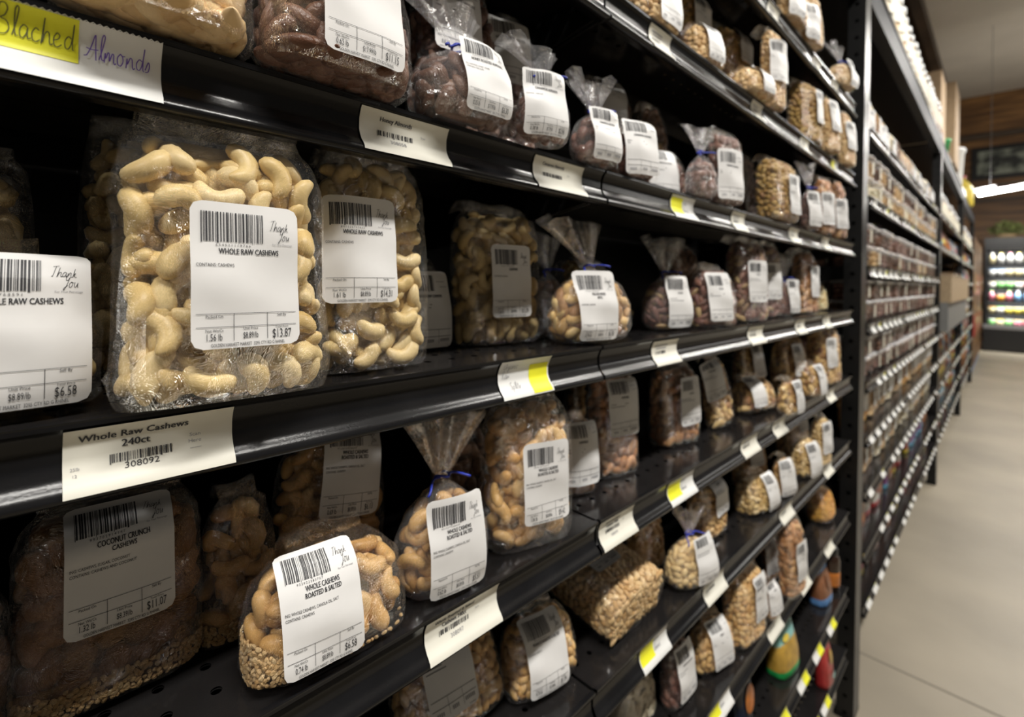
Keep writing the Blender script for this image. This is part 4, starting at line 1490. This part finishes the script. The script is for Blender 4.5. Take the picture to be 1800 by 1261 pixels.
MB().lathe([(.0243, .016), (.0246, .017), (.0246, .052), (.0243, .053)], 28).obj('jar_label', ['pouch_orange'], jr, True)
MB().lathe([(0, .097), (.0185, .097), (.019, .099), (.019, .113), (.018, .115), (0, .115)], 28).obj('jar_lid', ['cap_black'], jr, True)

# ------------------------------------------------------------------ price tags in the near rails


def rail_paper(y0, y1, v0, v1, z, mat, name, parent=None, off=.0010, jag=False):
    nv, nu = 14, (int((y1 - y0) / .0012) if jag else 3)
    v = np.linspace(v0, v1, nv)
    px, pz = rail_pt(v, off)
    V = np.array([(px[i], y, pz[i]) for i in range(nv) for y in np.linspace(0, y1 - y0, nu)])
    if jag:
        V[:nu, 2] += np.where(np.arange(nu) % 2, .0006, -.0003)
    o = link(name, trimesh(name, V, grid_tris(nv, nu)[:, ::-1], mat), parent)
    if parent is None:
        o.location = (XF, y0, z)
    return o


def rail_print(o, pr, v0, v1, mat, name, off=.0013):
    if not pr.n:
        return
    W, F = pr.get()
    L = np.linspace(0, 1, 257)
    px, pz = rail_pt(L, off)
    s = np.concatenate([[0], np.cumsum(np.hypot(np.diff(px), np.diff(pz)))])
    vv = np.interp(np.interp(v0, L, s) + W[:, 1], s, L)
    X, Z = rail_pt(vv, off)
    link(name, trimesh(name, np.stack([X, W[:, 0], Z], 1), F[:, ::-1], mat, False), o)


def price_tag(y0, y1, sh, label, lines=(), code='', kind='cream', yellow=None, detail=1, seed=1):
    z = H + SHELF_Z[sh]
    v0, v1 = .10, 1.0
    o = rail_paper(y0, y1, v0, v1, z, 'tag_cream' if kind == 'cream' else 'tag_white', 'price_tag')
    tag(o, label, 'price tag', 'price tags in the shelf rails')
    w = y1 - y0
    if yellow:
        rail_paper(w * yellow[0], w * yellow[1], v0 + yellow[2] * .9, v0 + yellow[3] * .9, 0, 'tag_yellow', 'yellow_note', o, .00125).location = (0, w * yellow[0], 0)
    p, g = Print(), Print()
    if detail == 2:
        for k, t in enumerate(lines):
            p.text(t, w * .385, .0072 + .0052 * k, .0034, 1.02, weight=.00028)
        yb = .0072 + .0052 * len(lines) - .0022
        p.bars(w * .24, w * .60, yb, yb + .0042, seed, 30, 2)
        p.text(code, w * .42, yb + .0078, .0030, 1.1)
        g.text('Scan', w * .745, .0135, .0018, 1.1)
        g.text('Here', w * .745, .0168, .0018, 1.1)
        g.rect(w * .71, w * .785, .0196, .0198)
        g.text('25lb', w * .06, .0200, .0014, 1)
        g.text('12', w * .06, .0232, .0014, 1)
    elif lines:
        for k, t in enumerate(lines):
            p.text(t, w * .38, .0072 + .0043 * k, .0030, .90, weight=.00025)
        p.bars(w * .18, w * .58, .0135, .0172, seed, 20, 2)
        if code:
            g.text(code, w * .40, .0225, .0030, 1)
        g.text('Scan', w * .70, .0125, .0016, 1)
    elif kind == 'cream':
        g.rect(w * .12, w * .60, .006, .0074); g.rect(w * .16, w * .56, .0098, .011)
        p.bars(w * .14, w * .55, .0135, .0175, seed, 14, 2)
    else:
        for k in range(2):
            hand(g, random.Random(seed + k).choice(['almond', 'walnut', 'pecan', 'mocha']).replace('k', 'l').replace('x', 's'), w * .50, .011 + .010 * k, .007, .0004, .7)
    rail_print(o, p, v0, v1, 'ink_black', 'tag_print')
    rail_print(o, g, v0, v1, 'ink_grey', 'tag_small_print')
    return o


# the handwritten almond tag
o = rail_paper(-.090, .0475, .06, 1.0, H + SHELF_Z['S3'], 'tag_white', 'price_tag', jag=True)
tag(o, 'handwritten yellow and white tag reading Blached Almonds', 'price tag', 'price tags in the shelf rails')
rail_paper(.02, .106, .07, .66, 0, 'tag_yellow', 'yellow_note', o, .00125).location = (0, .02, 0)
p = Print()
hand(p, 'Blached', .0795, .0150, .0130, .00042, .58, .05)
rail_print(o, p, .06, 1, 'ink_olive', 'tag_lettering', .0016)
p = Print()
hand(p, 'Almonds', .1085, .0165, .0122, .00042, .60, .05)
rail_print(o, p, .06, 1, 'ink_purple', 'tag_lettering', .0016)

TAGS = [('S3', .156, .228, 'white price tag reading Honey Almonds', ('Honey Almonds',), '308058', 'cream', None, 1),
        ('S3', .326, .399, 'white price tag reading Cinnamon Almonds', ('Cinnamon Almonds',), '', 'cream', None, 1),
        ('S4', .013, .083, 'cream price tag reading Whole Raw Cashews 240ct', ('Whole Raw Cashews', '240ct'), '308092', 'cream', None, 2),
        ('S5', .216, .290, 'cream price tag reading Whole Roasted & Salted Cashews 240ct', ('Whole Roasted & Salted', 'Cashews 240ct'), '308097', 'cream', None, 1),
        ('S5', .440, .508, 'cream price tag at the seam of the fifth shelf rail', ('Roasted & Salted', 'Cashews 320ct'), '308099', 'cream', None, 1)]
for t in TAGS:
    price_tag(t[1], t[2], t[0], t[3], t[4], t[5], t[6], t[7], t[8], seed=int(t[1] * 1000))
o = rail_paper(.287, .352, .04, 1.0, H + SHELF_Z['S4'], 'tag_white', 'price_tag')
tag(o, 'handwritten tag reading Organic Raw Splits with a yellow note at its right', 'price tag', 'price tags in the shelf rails')
rail_paper(.038, .063, .20, .97, 0, 'tag_yellow', 'yellow_note', o, .00125).location = (0, .038, 0)
p = Print()
hand(p, 'Organic', .004, .0085, .0065, .0004, .9)
hand(p, 'Raw', .004, .0165, .0068, .0004, .9)
hand(p, 'Splits', .012, .0270, .0068, .0004, .9)
rail_print(o, p, .04, 1, 'ink_grey', 'tag_lettering', .0016)
Y2 = (.02, .48, .1, .8)
MORE = [('S3', .586, .652, 1), ('S3', .784, .839, 0), ('S3', 1.076, 1.136, 0), ('S3', 1.323, 1.385, 0),
        ('S4', .545, .610, 0), ('S4', .863, .935, 0), ('S4', 1.130, 1.195, 0), ('S4', 1.350, 1.412, 0),
        ('S5', .591, .665, 1), ('S5', .842, .915, 0), ('S5', 1.0, 1.07, 0), ('S5', 1.395, 1.465, 0),
        ('S6', .529, .596, 1), ('S6', .706, .778, 0), ('S6', 1.05, 1.125, 0), ('S6', 1.38, 1.455, 0),
        ('S7', .734, .812, 1), ('S7', .99, 1.065, 0), ('S7', 1.192, 1.262, 0), ('S7', 1.40, 1.475, 0),
        ('S8', 1.048, 1.118, 2), ('S8', 1.19, 1.26, 2), ('S8', 1.31, 1.38, 2), ('S8', 1.44, 1.51, 2),
        ('S9', 1.31, 1.375, 2), ('S9', 1.395, 1.465, 2),
        ('S2', .525, .577, 0), ('S2', .86, .91, 0), ('S2', 1.14, 1.20, 0), ('S2', 1.40, 1.46, 1), ('S1', .93, .99, 0), ('S1', 1.22, 1.285, 0), ('S1', 1.39, 1.45, 0)]
cnt = {}
for s, a, b_, k in MORE:
    n = cnt.get(s, 0)
    cnt[s] = n + 1
    start = {'S3': 3, 'S4': 2, 'S5': 2}.get(s, 0)
    look = ['plain white', 'yellow and white', 'white and bright yellow'][k]
    price_tag(a, b_, s, f'{look} price tag, {num(n + start)} from left, {ORD[s]}', (), '', 'cream' if k == 0 else 'white',
              None if k == 0 else Y2 if k == 1 else (.5, .98, .02, .98), 1, seed=int(a * 997))

# ------------------------------------------------------------------ goods in the farther rack bays
pmat('lid_white', (.66, .66, .66), .35)
pmat('sticker_cream', (.74, .70, .58), .5)
pmat('box_card', (.42, .29, .17), .7, var=.1, scale=20)
pmat('bucket_white', (.76, .75, .72), .4)
pmat('bin_tan', (.42, .31, .19), .6, var=.25, scale=60)
pmat('bin_grey', (.20, .20, .195), .5)
pmat('can_green', (.05, .30, .10), .4)
BEYOND = ['beyond the near post', 'beyond the second post', 'beyond the third post']


def far_bag(nut, w=.098, d=.055, h=.150, seed=1, kind='tall'):
    rg = np.random.RandomState(seed)
    root = empty('nut_bag')
    body = Body(kind, w, d, h, seed)
    V, F = film_mesh(body, 14, 24, .022, .0022, seed)
    link('bag_film', trimesh('bag_film', V, F, 'film'), root)
    src = {'brownie': 'almond', 'biscuit': 'mixed', 'cream': 'peanut', 'orange': 'almond'}.get(nut, nut)
    L = lib(src, True)
    mb = MB()
    mb.add(*core_mesh(body, .008, .93))
    for A, p, ly, f, Nn in pack(body, src, rg, .019, .009, 1):
        V, F = L[rg.randint(9)]
        mb.add(V @ A.T * 1.1 + p, F)
    V, F, _ = mb.arrays()
    tag(link('nut_filling', trimesh('nut_filling', V, F, nut), root), kind='stuff')
    label_on(body, root, rg.uniform(-.01, .01), h * .52, 0, seed, scale_label(seed, detail=1), .003)
    return root


def tub(nut, seed=1):
    """square clear clamshell tub: contents, clear walls, white lid, cream sticker"""
    rg = np.random.RandomState(seed)
    root = empty('clear_tub')
    mb = MB()
    mb.box(-.040, .040, -.040, .040, .002, .050)
    for q in range(70):
        V, F = lib('cinnamon', True)[rg.randint(9)]
        f = rg.randint(4)
        u, z = rg.uniform(-.038, .038), rg.uniform(.008, .052)
        p = [(u, -.040), (.040, u), (u, .040), (-.040, u)][f]
        mb.add(V * 1.2 + np.array([p[0], p[1], z]), F)
    V, F, _ = mb.arrays()
    tag(link('tub_filling', trimesh('tub_filling', V, F, nut), root), kind='stuff')
    a = np.linspace(0, 2 * np.pi, 32, endpoint=False)
    r = (np.abs(np.cos(a)) ** 6 + np.abs(np.sin(a)) ** 6) ** (-1 / 6)
    ring = np.stack([r * np.cos(a), r * np.sin(a)], 1)
    prof = [(.044, .0), (.046, .003), (.052, .058), (.054, .060), (.054, .063)]
    V = np.array([(x * k, y * k, z) for k, z in prof for x, y in ring])
    link('tub_shell', trimesh('tub_shell', V, grid_tris(len(prof), 32, True), 'clear_plastic'), root)
    prof = [(.0, .066), (.045, .066), (.047, .069), (.054, .069), (.0555, .066), (.0555, .060), (.0545, .060)]
    V = np.array([(x * k, y * k, z) for k, z in prof for x, y in ring])
    link('tub_lid', trimesh('tub_lid', V, grid_tris(len(prof), 32, True), 'lid_plastic'), root)
    if seed < 30:
        MB().box(-.012, .012, -.0525, -.0515, .012, .052).obj('tub_sticker', ['sticker_cream'], root)
    return root


def jar(nut, lid='lid_white', r=.040, h=.15, seed=1):
    root = empty('clear_jar')
    MB().lathe([(0, .003), (r * .9, .003), (r * .92, .01), (r * .92, h * .72), (0, h * .74)], 18).obj('jar_filling', [nut], root, True)
    MB().lathe([(0, 0), (r * .95, 0), (r, .006), (r, h * .78), (r * .86, h * .86), (r * .8, h * .88)], 18).obj('jar_glass', ['clear_plastic'], root, True)
    MB().lathe([(r * .88, h * .86), (r * .92, h * .87), (r * .92, h * .985), (r * .86, h), (0, h)], 18).obj('jar_lid', [lid], root, True)
    a = np.linspace(-1.0, 1.0, 10) - np.pi / 2
    V = np.array([(np.cos(t) * r * 1.02, np.sin(t) * r * 1.02, z) for z in (h * .22, h * .62) for t in a])
    link('jar_label', trimesh('jar_label', V, grid_tris(2, 10), 'sticker_cream'), root)
    return root


def put(proto, X, Y, Z, yaw, label, cat, group):
    c = proto if not proto.get('placed') else copy_tree(proto)
    proto['placed'] = 1
    for o in (c,):
        o.matrix_basis = Matrix.Translation((X, Y, Z)) @ Matrix.Rotation(R(90 - yaw), 4, 'Z')
        tag(o, label, cat, group)
    return c


rg = np.random.RandomState(12)
P_BAG = {n: [far_bag(n, seed=s + k) for k in range(2)] for s, n in ((10, 'granola'), (20, 'cream'), (30, 'biscuit'), (40, 'brownie'), (50, 'orange'))}
P_TUB = {n: [tub(n, s), tub(n, s + 30)] for s, n in ((3, 'brownie'), (4, 'biscuit'), (5, 'cinnamon'), (6, 'cream'))}
P_JAR = {n: [jar(n, r=.044, h=.19, seed=s)] for s, n in ((1, 'brownie'), (2, 'cream'), (3, 'granola'))}
WHAT = dict(granola='pale clusters', cream='cream nuts', biscuit='tan pieces', brownie='brown pieces', orange='orange pieces', cinnamon='reddish nuts')


def pouch_proto(cols, seed):
    r, b, o = make_pouch(.105, .05, .155, seed, mats=cols)
    seal(r, b, cols[2])
    badge(r, b, .0, .075, .055, .05, cols[1])
    return r


PCOL = [(('pouch_red', 'pouch_yellow', 'pouch_red'), 'red and yellow'), (('pouch_purple', 'pouch_lightblue', 'pouch_purple'), 'purple and blue'),
        (('pouch_white', 'pouch_red', 'pouch_white'), 'white and red'), (('pouch_orange', 'pouch_brown', 'pouch_orange'), 'orange and brown'),
        (('pouch_lightblue', 'pouch_white', 'pouch_blue'), 'light blue and white'), (('pouch_brown', 'pouch_yellow', 'pouch_red'), 'brown and red')]
P_POUCH = [pouch_proto(c, 60 + i) for i, (c, t) in enumerate(PCOL)]


def row(kind, opts, bi, k, y0, y1, dy, z, X=-.362, tier='', jit=.006, skip=0.0, shelf=None):
    shelf = shelf or f'{num(k)} shelf'
    y = y0
    n = 0
    while y < y1:
        what = opts[rg.randint(len(opts))]
        if rg.rand() >= skip:
            yaw = rg.uniform(-8, 14)
            x = X + rg.uniform(-jit, jit)
            tr = f', {tier} tier' if tier else ''
            if kind == 'bag':
                put(P_BAG[what][rg.randint(2)], x, y, z + .0006, yaw, f'bag of {WHAT[what]}, {num(n)} along, {shelf} {BEYOND[bi]}', 'bag of nuts', f'bagged goods {BEYOND[bi]}')
            elif kind == 'tub':
                put(P_TUB[what][rg.randint(2)], x, y, z + .0003, 0, f'tub of {WHAT[what]}, {num(n)} along{tr}, {shelf} {BEYOND[bi]}', 'tub', f'clear tubs {BEYOND[bi]}')
            elif kind == 'jar':
                put(P_JAR[what][0], x, y, z + .0003, yaw, f'jar of {WHAT[what]}, {num(n)} along, {shelf} {BEYOND[bi]}', 'jar', f'jars {BEYOND[bi]}')
            elif kind == 'pouch':
                put(P_POUCH[what], x, y, z + .0006, yaw, f'{PCOL[what][1]} pouch, {num(n)} along, {shelf} {BEYOND[bi]}', 'snack pouch', f'snack pouches {BEYOND[bi]}')
            n += 1
        y += dy


YA, YB = 1.975, 4.19
Z0 = [H + z for z in BAY_Z]
row('jar', ['brownie', 'granola', 'cream'], 0, 0, YA, YB, .105, H + .980, X=-.345, shelf='top of the beam')
row('bag', ['brownie', 'granola', 'cream', 'granola'], 0, 0, YA, YB, .122, Z0[0])
row('tub', ['biscuit', 'cream', 'biscuit'], 0, 1, YA, YB, .118, Z0[1], tier='lower')
row('tub', ['biscuit', 'brownie'], 0, 1, YA, YB, .118, Z0[1] + .0695, tier='upper', skip=.12)
row('tub', ['brownie', 'brownie', 'biscuit', 'cinnamon'], 0, 2, YA, YB, .118, Z0[2], tier='lower')
row('tub', ['brownie', 'brownie', 'cinnamon'], 0, 2, YA, YB, .118, Z0[2] + .0695, tier='upper', skip=0)
row('tub', ['brownie', 'brownie', 'cinnamon'], 0, 3, YA, YB, .118, Z0[3], tier='lower')
row('tub', ['brownie', 'cinnamon', 'brownie'], 0, 3, YA, YB, .118, Z0[3] + .0695, tier='upper', skip=.1)
row('tub', ['brownie', 'brownie', 'cinnamon'], 0, 4, YA, YB, .118, Z0[4], tier='lower')
row('tub', ['brownie', 'brownie', 'cinnamon'], 0, 4, YA, YB, .118, Z0[4] + .0695, tier='upper', skip=.15)
row('bag', ['cream', 'orange', 'granola', 'biscuit'], 0, 5, YA, YB, .122, Z0[5])
row('bag', ['cream', 'granola', 'biscuit', 'cream'], 0, 6, YA, YB, .122, Z0[6])
row('pouch', [1, 1, 2, 0, 3], 0, 7, YA, YB, .125, Z0[7], skip=.1)
row('pouch', [0, 3, 5, 3, 2], 0, 8, YA, YB, .125, Z0[8], skip=.1)

for k in range(1, 5):                           # a few rear tubs seen through the gap left of the near post
    for tier, dz in (('lower', 0), ('upper', .0695)):
        row('tub', ['brownie', 'brownie', 'biscuit', 'cinnamon'], 0, k, 1.965, 2.3, .118, Z0[k] + dz, X=-.482, tier='rear ' + tier)

# third and fourth bays
for bi, (ya, yb) in ((1, (4.46, 6.70)), (2, (6.95, 9.2))):
    for k in range(9):
        if bi == 1 and k in (2, 3):
            continue
        kind = {0: 'jar', 1: 'pouch', 2: 'pouch', 3: 'bag', 4: 'bag', 5: 'pouch', 6: 'pouch', 7: 'pouch', 8: 'pouch'}[k]
        opts = {'jar': ['cream', 'granola', 'brownie'], 'bag': ['cream', 'biscuit', 'brownie'], 'pouch': [2, 3, 4, 0, 5]}[kind]
        if bi == 1 and k == 4:
            continue
        row(kind, opts, bi, k, ya, yb, .16 if bi == 1 else .2, Z0[k], skip=.1)

# the bulk bin takes the place of two shelves in the third bay
b = empty('bulk_bin', (-.50, 4.43, Z0[4] + .001), 'long bulk bin with a tan front over a grey base, beyond the second post', 'bulk bin')
MB().box(0, .235, 0, 2.2, 0, .20).obj('bin_base', ['bin_grey'], b)
MB().box(0, .250, 0, 2.2, .20, .385).obj('bin_front', ['bin_tan'], b)
MB().box(-.005, .262, -.005, 2.205, .385, .40).obj('bin_lid', ['clear_plastic'], b)

# paper tags along the rails of the far bays
TP = {}
for nm, w_ in (('tag_white', .062), ('tag_yellow', .05)):
    v = np.linspace(.10, 1, 8)
    px, pz = rail_pt(v, .001)
    V = np.array([(px[i], y, pz[i]) for i in range(8) for y in (0, w_)])
    TP[nm] = trimesh('price_tag', V, grid_tris(8, 2)[:, ::-1], nm)
v = np.linspace(.14, .60, 5)
px, pz = rail_pt(v, .0013)
NOTE = trimesh('yellow_note', np.array([(px[i], y, pz[i]) for i in range(5) for y in (.033, .060)]), grid_tris(5, 2)[:, ::-1], 'tag_yellow')
for bi, (a, b_) in enumerate(BAYS):
    for k, z in enumerate(BAY_Z):
        if bi == 1 and k in (2, 3):
            continue
        y = a + .05
        n = 0
        while y < b_ - .1:
            if rg.rand() < .82 and (k > 0 or rg.rand() < .5):
                yellow = rg.rand() < (.75 if k > 6 else .22)
                o = link('price_tag', TP['tag_white'])
                o.location = (XF, y, H + z)
                if yellow:
                    link('yellow_note', NOTE, o)
                tag(o, f'{"yellow and white" if yellow else "white"} price tag, {num(n)} along, {num(k)} rail {BEYOND[bi]}', 'price tag', f'price tags {BEYOND[bi]}')
                n += 1
            y += .115 if bi == 0 else .19

# goods on top of the beams
BT = H + .981


def carton(x0, x1, y0, y1, h, label):
    r = empty('cardboard_box', ((x0 + x1) / 2, (y0 + y1) / 2, BT), label, 'box')
    w, d = (x1 - x0) / 2, (y1 - y0) / 2
    bevel(MB().box(-w, w, -d, d, 0, h).obj('box_body', ['box_card'], r), .004)
    MB().box(-.025, .025, -d - .0006, d + .0006, h - .06, h + .0008).obj('packing_tape', ['bin_tan'], r)


carton(-.62, -.315, 4.37, 4.72, .49, 'taller near cardboard box standing on the beam beyond the second post')
carton(-.60, -.285, 5.15, 5.62, .64, 'farther cardboard box on the beam beyond the second post')
r = empty('plastic_bucket', (-.44, 6.62, BT), 'white plastic bucket on the beam past the cardboard boxes', 'bucket')
MB().lathe([(0, 0), (.125, 0), (.13, .01), (.145, .36), (.15, .362), (.15, .38)], 28).obj('bucket_body', ['bucket_white'], r, True)
MB().lathe([(.152, .37), (.158, .375), (.158, .40), (.15, .408), (0, .408)], 28).obj('bucket_lid', ['lid_white'], r, True)
r = empty('green_planter', (-.36, 4.95, BT), 'small green cup between the cardboard boxes on the beam', 'cup')
MB().lathe([(0, 0), (.045, 0), (.06, .12), (.066, .125), (.066, .14), (.055, .14), (.045, .02), (0, .02)], 20).obj('cup_body', ['can_green'], r, True)
r = empty('yellow_jug', (-.38, 8.1, BT), 'yellow jug on the beam past the white bucket', 'jug')
MB().lathe([(0, 0), (.10, 0), (.11, .02), (.11, .22), (.06, .30), (.035, .32), (.035, .35), (0, .35)], 22).obj('jug_body', ['pouch_yellow'], r, True)
MB().lathe([(0, .345), (.04, .345), (.04, .38), (0, .38)], 18).obj('jug_cap', ['pouch_red'], r, True)
for n, y in enumerate((8.75, 9.05)):
    rr, b, o = make_pouch(.2, .12, .26, 90 + n, mats=('pouch_white', 'pouch_red', 'pouch_white'), bands=(.25, .8))
    stand(rr, -.40, y, BT, 0, 0)
    tag(rr, f'{"near" if n == 0 else "far"} white and red sack on the beam past the yellow jug', 'sack')

# ------------------------------------------------------------------ wooden end display past the last post
wd = empty('wooden_display', (-.33, 9.6, 0), 'tall narrow wooden display hung with packets at the aisle end', 'display')
MB().box(-.25, .02, 0, 3.4, .10, 2.02).obj('display_panel', ['wall_wood'], wd)
MB().box(-.25, .0, .05, 3.35, FZ, .10).obj('display_plinth', ['pouch_blue'], wd)
for n in range(22):
    rr, zz = divmod(n, 2)
    ww = (.02, .022)
    MB().box(.022, .040, .15 + rr * .29, .36 + rr * .29, .55 + zz * .62, .85 + zz * .62).obj('hanging_packet', [['pouch_red', 'pouch_orange', 'pouch_brown', 'box_card'][(n * 7 + rr) % 4]], wd)

# ------------------------------------------------------------------ open cooler across the end of the aisle
CY = 14.2
ck = empty('open_cooler', (-.30, CY, 0), 'black open cooler stocked with bottles across the far end of the aisle', 'cooler')
CW = 3.2
pmat('cooler_black', (.012, .012, .013), .35)
pmat('cooler_trim', (.30, .30, .31), .35)
MB().box(0, CW, .02, .9, FZ, .42).obj('cooler_base', ['cooler_black'], ck)
MB().box(0, CW, -.01, .05, .42, .50).obj('bumper_rail', ['cooler_trim'], ck)
MB().box(0, CW, .80, .9, .42, 2.20).obj('cooler_back', ['cooler_black'], ck)
MB().box(0, .05, .05, .9, .42, 2.2).obj('cooler_side', ['cooler_black'], ck)
MB().box(0, CW, .02, .9, 2.05, 2.30).obj('cooler_canopy', ['cooler_black'], ck)
CZS = [.46, .72, .98, 1.24, 1.50, 1.76]
for z in CZS:
    MB().box(.05, CW, .10, .80, z, z + .015).obj('cooler_shelf', ['cooler_black'], ck)
for z in CZS[1:]:
    area('cooler_lamp', (-.30 + CW / 2, CY + .11, z - .01), CW - .2, .03, 8.0, (R(35), 0, 0), (1, 1, .95))
area('cooler_lamp', (-.30 + CW / 2, CY + .10, 2.04), CW - .2, .05, 14.0, (R(25), 0, 0), (1, 1, .95))
CC = dict(white=(.80, .80, .78), pink=(.75, .25, .33), cream=(.80, .70, .42), green=(.25, .62, .20), orange=(.80, .36, .06), blue=(.22, .42, .70), red=(.62, .06, .06), yellow=(.80, .68, .12))
for k, c in CC.items():
    pmat('drink_' + k, c, .3)


def bottle(col, cap, r=.045, h=.215):
    root = empty('drink_bottle')
    MB().lathe([(0, 0), (r, 0), (r, h * .62), (r * .8, h * .72), (r * .4, h * .86), (r * .4, h * .92), (0, h * .92)], 14).obj('bottle_body', ['drink_' + col], root, True)
    MB().lathe([(0, h * .91), (r * .46, h * .91), (r * .46, h), (0, h)], 12).obj('bottle_cap', ['drink_' + cap], root, True)
    return root


def dairy_tub(col, cap, r=.06, h=.14):
    root = empty('dairy_tub')
    MB().lathe([(0, 0), (r * .86, 0), (r, h * .9), (0, h * .9)], 16).obj('tub_body', ['drink_' + col], root, True)
    MB().lathe([(0, h * .9), (r * 1.06, h * .9), (r * 1.06, h), (0, h)], 16).obj('tub_lid', ['drink_' + cap], root, True)
    return root


STOCK = [[('bottle', 'white', 'pink'), ('bottle', 'cream', 'white'), ('bottle', 'white', 'yellow')], [('tub', 'cream', 'white'), ('tub', 'white', 'blue')],
         [('tub', 'green', 'white'), ('tub', 'white', 'cream'), ('tub', 'red', 'white')], [('bottle', 'blue', 'white'), ('tub', 'orange', 'white'), ('bottle', 'pink', 'green')],
         [('tub', 'cream', 'orange'), ('tub', 'yellow', 'white'), ('tub', 'white', 'green')], [('tub', 'green', 'white'), ('tub', 'pink', 'cream'), ('tub', 'cream', 'yellow')]]
CP = {}
for k, z in enumerate(reversed(CZS)):
    x = -.18
    n = 0
    while x < 1.5:
        ty, c1, c2 = STOCK[k][rg.randint(len(STOCK[k]))]
        key = (ty, c1, c2)
        if key not in CP:
            CP[key] = bottle(c1, c2) if ty == 'bottle' else dairy_tub(c1, c2)
        put(CP[key], x, CY + .19, z + .0155, 0, f'{c1} {"bottle" if ty == "bottle" else "tub"} with {c2} top, {num(n)} along the {num(k)} cooler shelf',
            'bottle' if ty == 'bottle' else 'tub', 'drinks and tubs in the cooler')
        n += 1
        x += rg.uniform(.122, .135)

# on and above the cooler
fol = MB()
rg2 = np.random.RandomState(5)
for q in range(260):
    c = rg2.normal(size=3)
    c /= np.linalg.norm(c)
    c = c * [.26, .15, .15] * rg2.uniform(.6, 1) + [0, 0, .21]
    u, w_ = rg2.normal(size=3) * .03, rg2.normal(size=3) * .02
    fol.quad([c - u, c - w_, c + u, c + w_])
pmat('foliage', (.22, .26, .09), .6, var=.4, scale=20)
pmat('basket_wicker', (.40, .28, .15), .7, var=.3, scale=60)
fr = empty('leafy_arrangement', (.02, CY + .35, 2.302), 'olive green leafy arrangement on top of the cooler', 'plant')
tag(fol.obj('leaves', ['foliage'], fr), kind='stuff')
MB().lathe([(0, 0), (.14, 0), (.17, .09), (.16, .09), (.13, .01), (0, .01)], 20).obj('planter_dish', ['basket_wicker'], fr, True)
bk = empty('wicker_basket', (.52, CY + .35, 2.302), 'tan wicker basket on the cooler right of the leafy arrangement', 'basket')
MB().lathe([(0, 0), (.15, 0), (.19, .16), (.20, .17), (.19, .18), (.14, .02), (0, .02)], 22).obj('basket_body', ['basket_wicker'], bk, True)
a = np.linspace(0, np.pi, 16)
MB().tube(np.stack([.19 * np.cos(a), 0 * a, .17 + .15 * np.sin(a)], 1), .012, 6).obj('basket_handle', ['basket_wicker'], bk, True)


def dim_picture():
    m = bpy.data.materials.new('picture_paint')
    nt, n, l = nodes_of(m)
    b = n['Principled BSDF']
    b.inputs['Roughness'].default_value = .5
    tc = n.new('ShaderNodeTexCoord')
    nz = n.new('ShaderNodeTexNoise')
    nz.inputs['Scale'].default_value = 3.5
    nz.inputs['Detail'].default_value = 3
    l.new(tc.outputs['Object'], nz.inputs['Vector'])
    r = n.new('ShaderNodeValToRGB')
    r.color_ramp.elements[0].position = .42
    r.color_ramp.elements[1].position = .62
    r.color_ramp.elements[0].color = (.015, .018, .016, 1)
    r.color_ramp.elements[1].color = (.30, .33, .27, 1)
    l.new(nz.outputs['Fac'], r.inputs['Fac'])
    l.new(r.outputs['Color'], b.inputs['Base Color'])
    MATS['picture_paint'] = m


dim_picture()
pf = empty('framed_picture', (-.60, 16.42, H + 2.62), 'dark framed dim picture on the far wooden wall above the lamp', 'picture')
W_, H_ = 2.2, .78
fm = MB()
for bx in ((0, W_, -.03, .015, 0, .10), (0, W_, -.03, .015, H_ - .10, H_), (0, .10, -.03, .015, .1, H_ - .1), (W_ - .1, W_, -.03, .015, .1, H_ - .1)):
    fm.box(*bx)
fm.obj('picture_frame', ['cooler_black'], pf)
MB().box(.1, W_ - .1, -.01, .01, .1, H_ - .1).obj('picture_canvas', ['picture_paint'], pf)

# the strip lamp hanging before the far wall
m = pmat('lamp_tube', (1, .97, .9), .5, emit=30.0)
lp = empty('strip_lamp', (-.34, 12.3, H + 1.70), 'glowing white strip lamp hanging across the aisle before the far wall', 'lamp')
lp.rotation_euler = (0, 0, R(-44))
MB().tube([(x, 0, 0) for x in np.linspace(0, 1.22, 6)], .03, 10).obj('lamp_tube', ['lamp_tube'], lp, True)
MB().box(-.03, 1.25, -.07, .07, .035, .10).obj('lamp_housing', ['lid_white'], lp)
area('strip_lamp_light', (.12, 12.0, H + 1.72), 1.2, .08, 14.0, (R(98), 0, R(-44 * 0)))
for x in (.2, 1.0):
    MB().tube([(x, 0, .10), (x, 0, .6), (x, 0, 2.98)], .004, 6).obj('hanging_chain', ['cooler_trim'], lp)
for i, o in enumerate(P_JAR.values()):
    pass
# drop prototypes that were never placed
for pl in list(P_BAG.values()) + list(P_TUB.values()) + list(P_JAR.values()) + [P_POUCH]:
    for p_ in pl:
        if 'placed' not in p_:
            for ch in list(p_.children_recursive):
                bpy.data.objects.remove(ch)
            bpy.data.objects.remove(p_)
for o in SC.objects:
    if 'placed' in o:
        del o['placed']
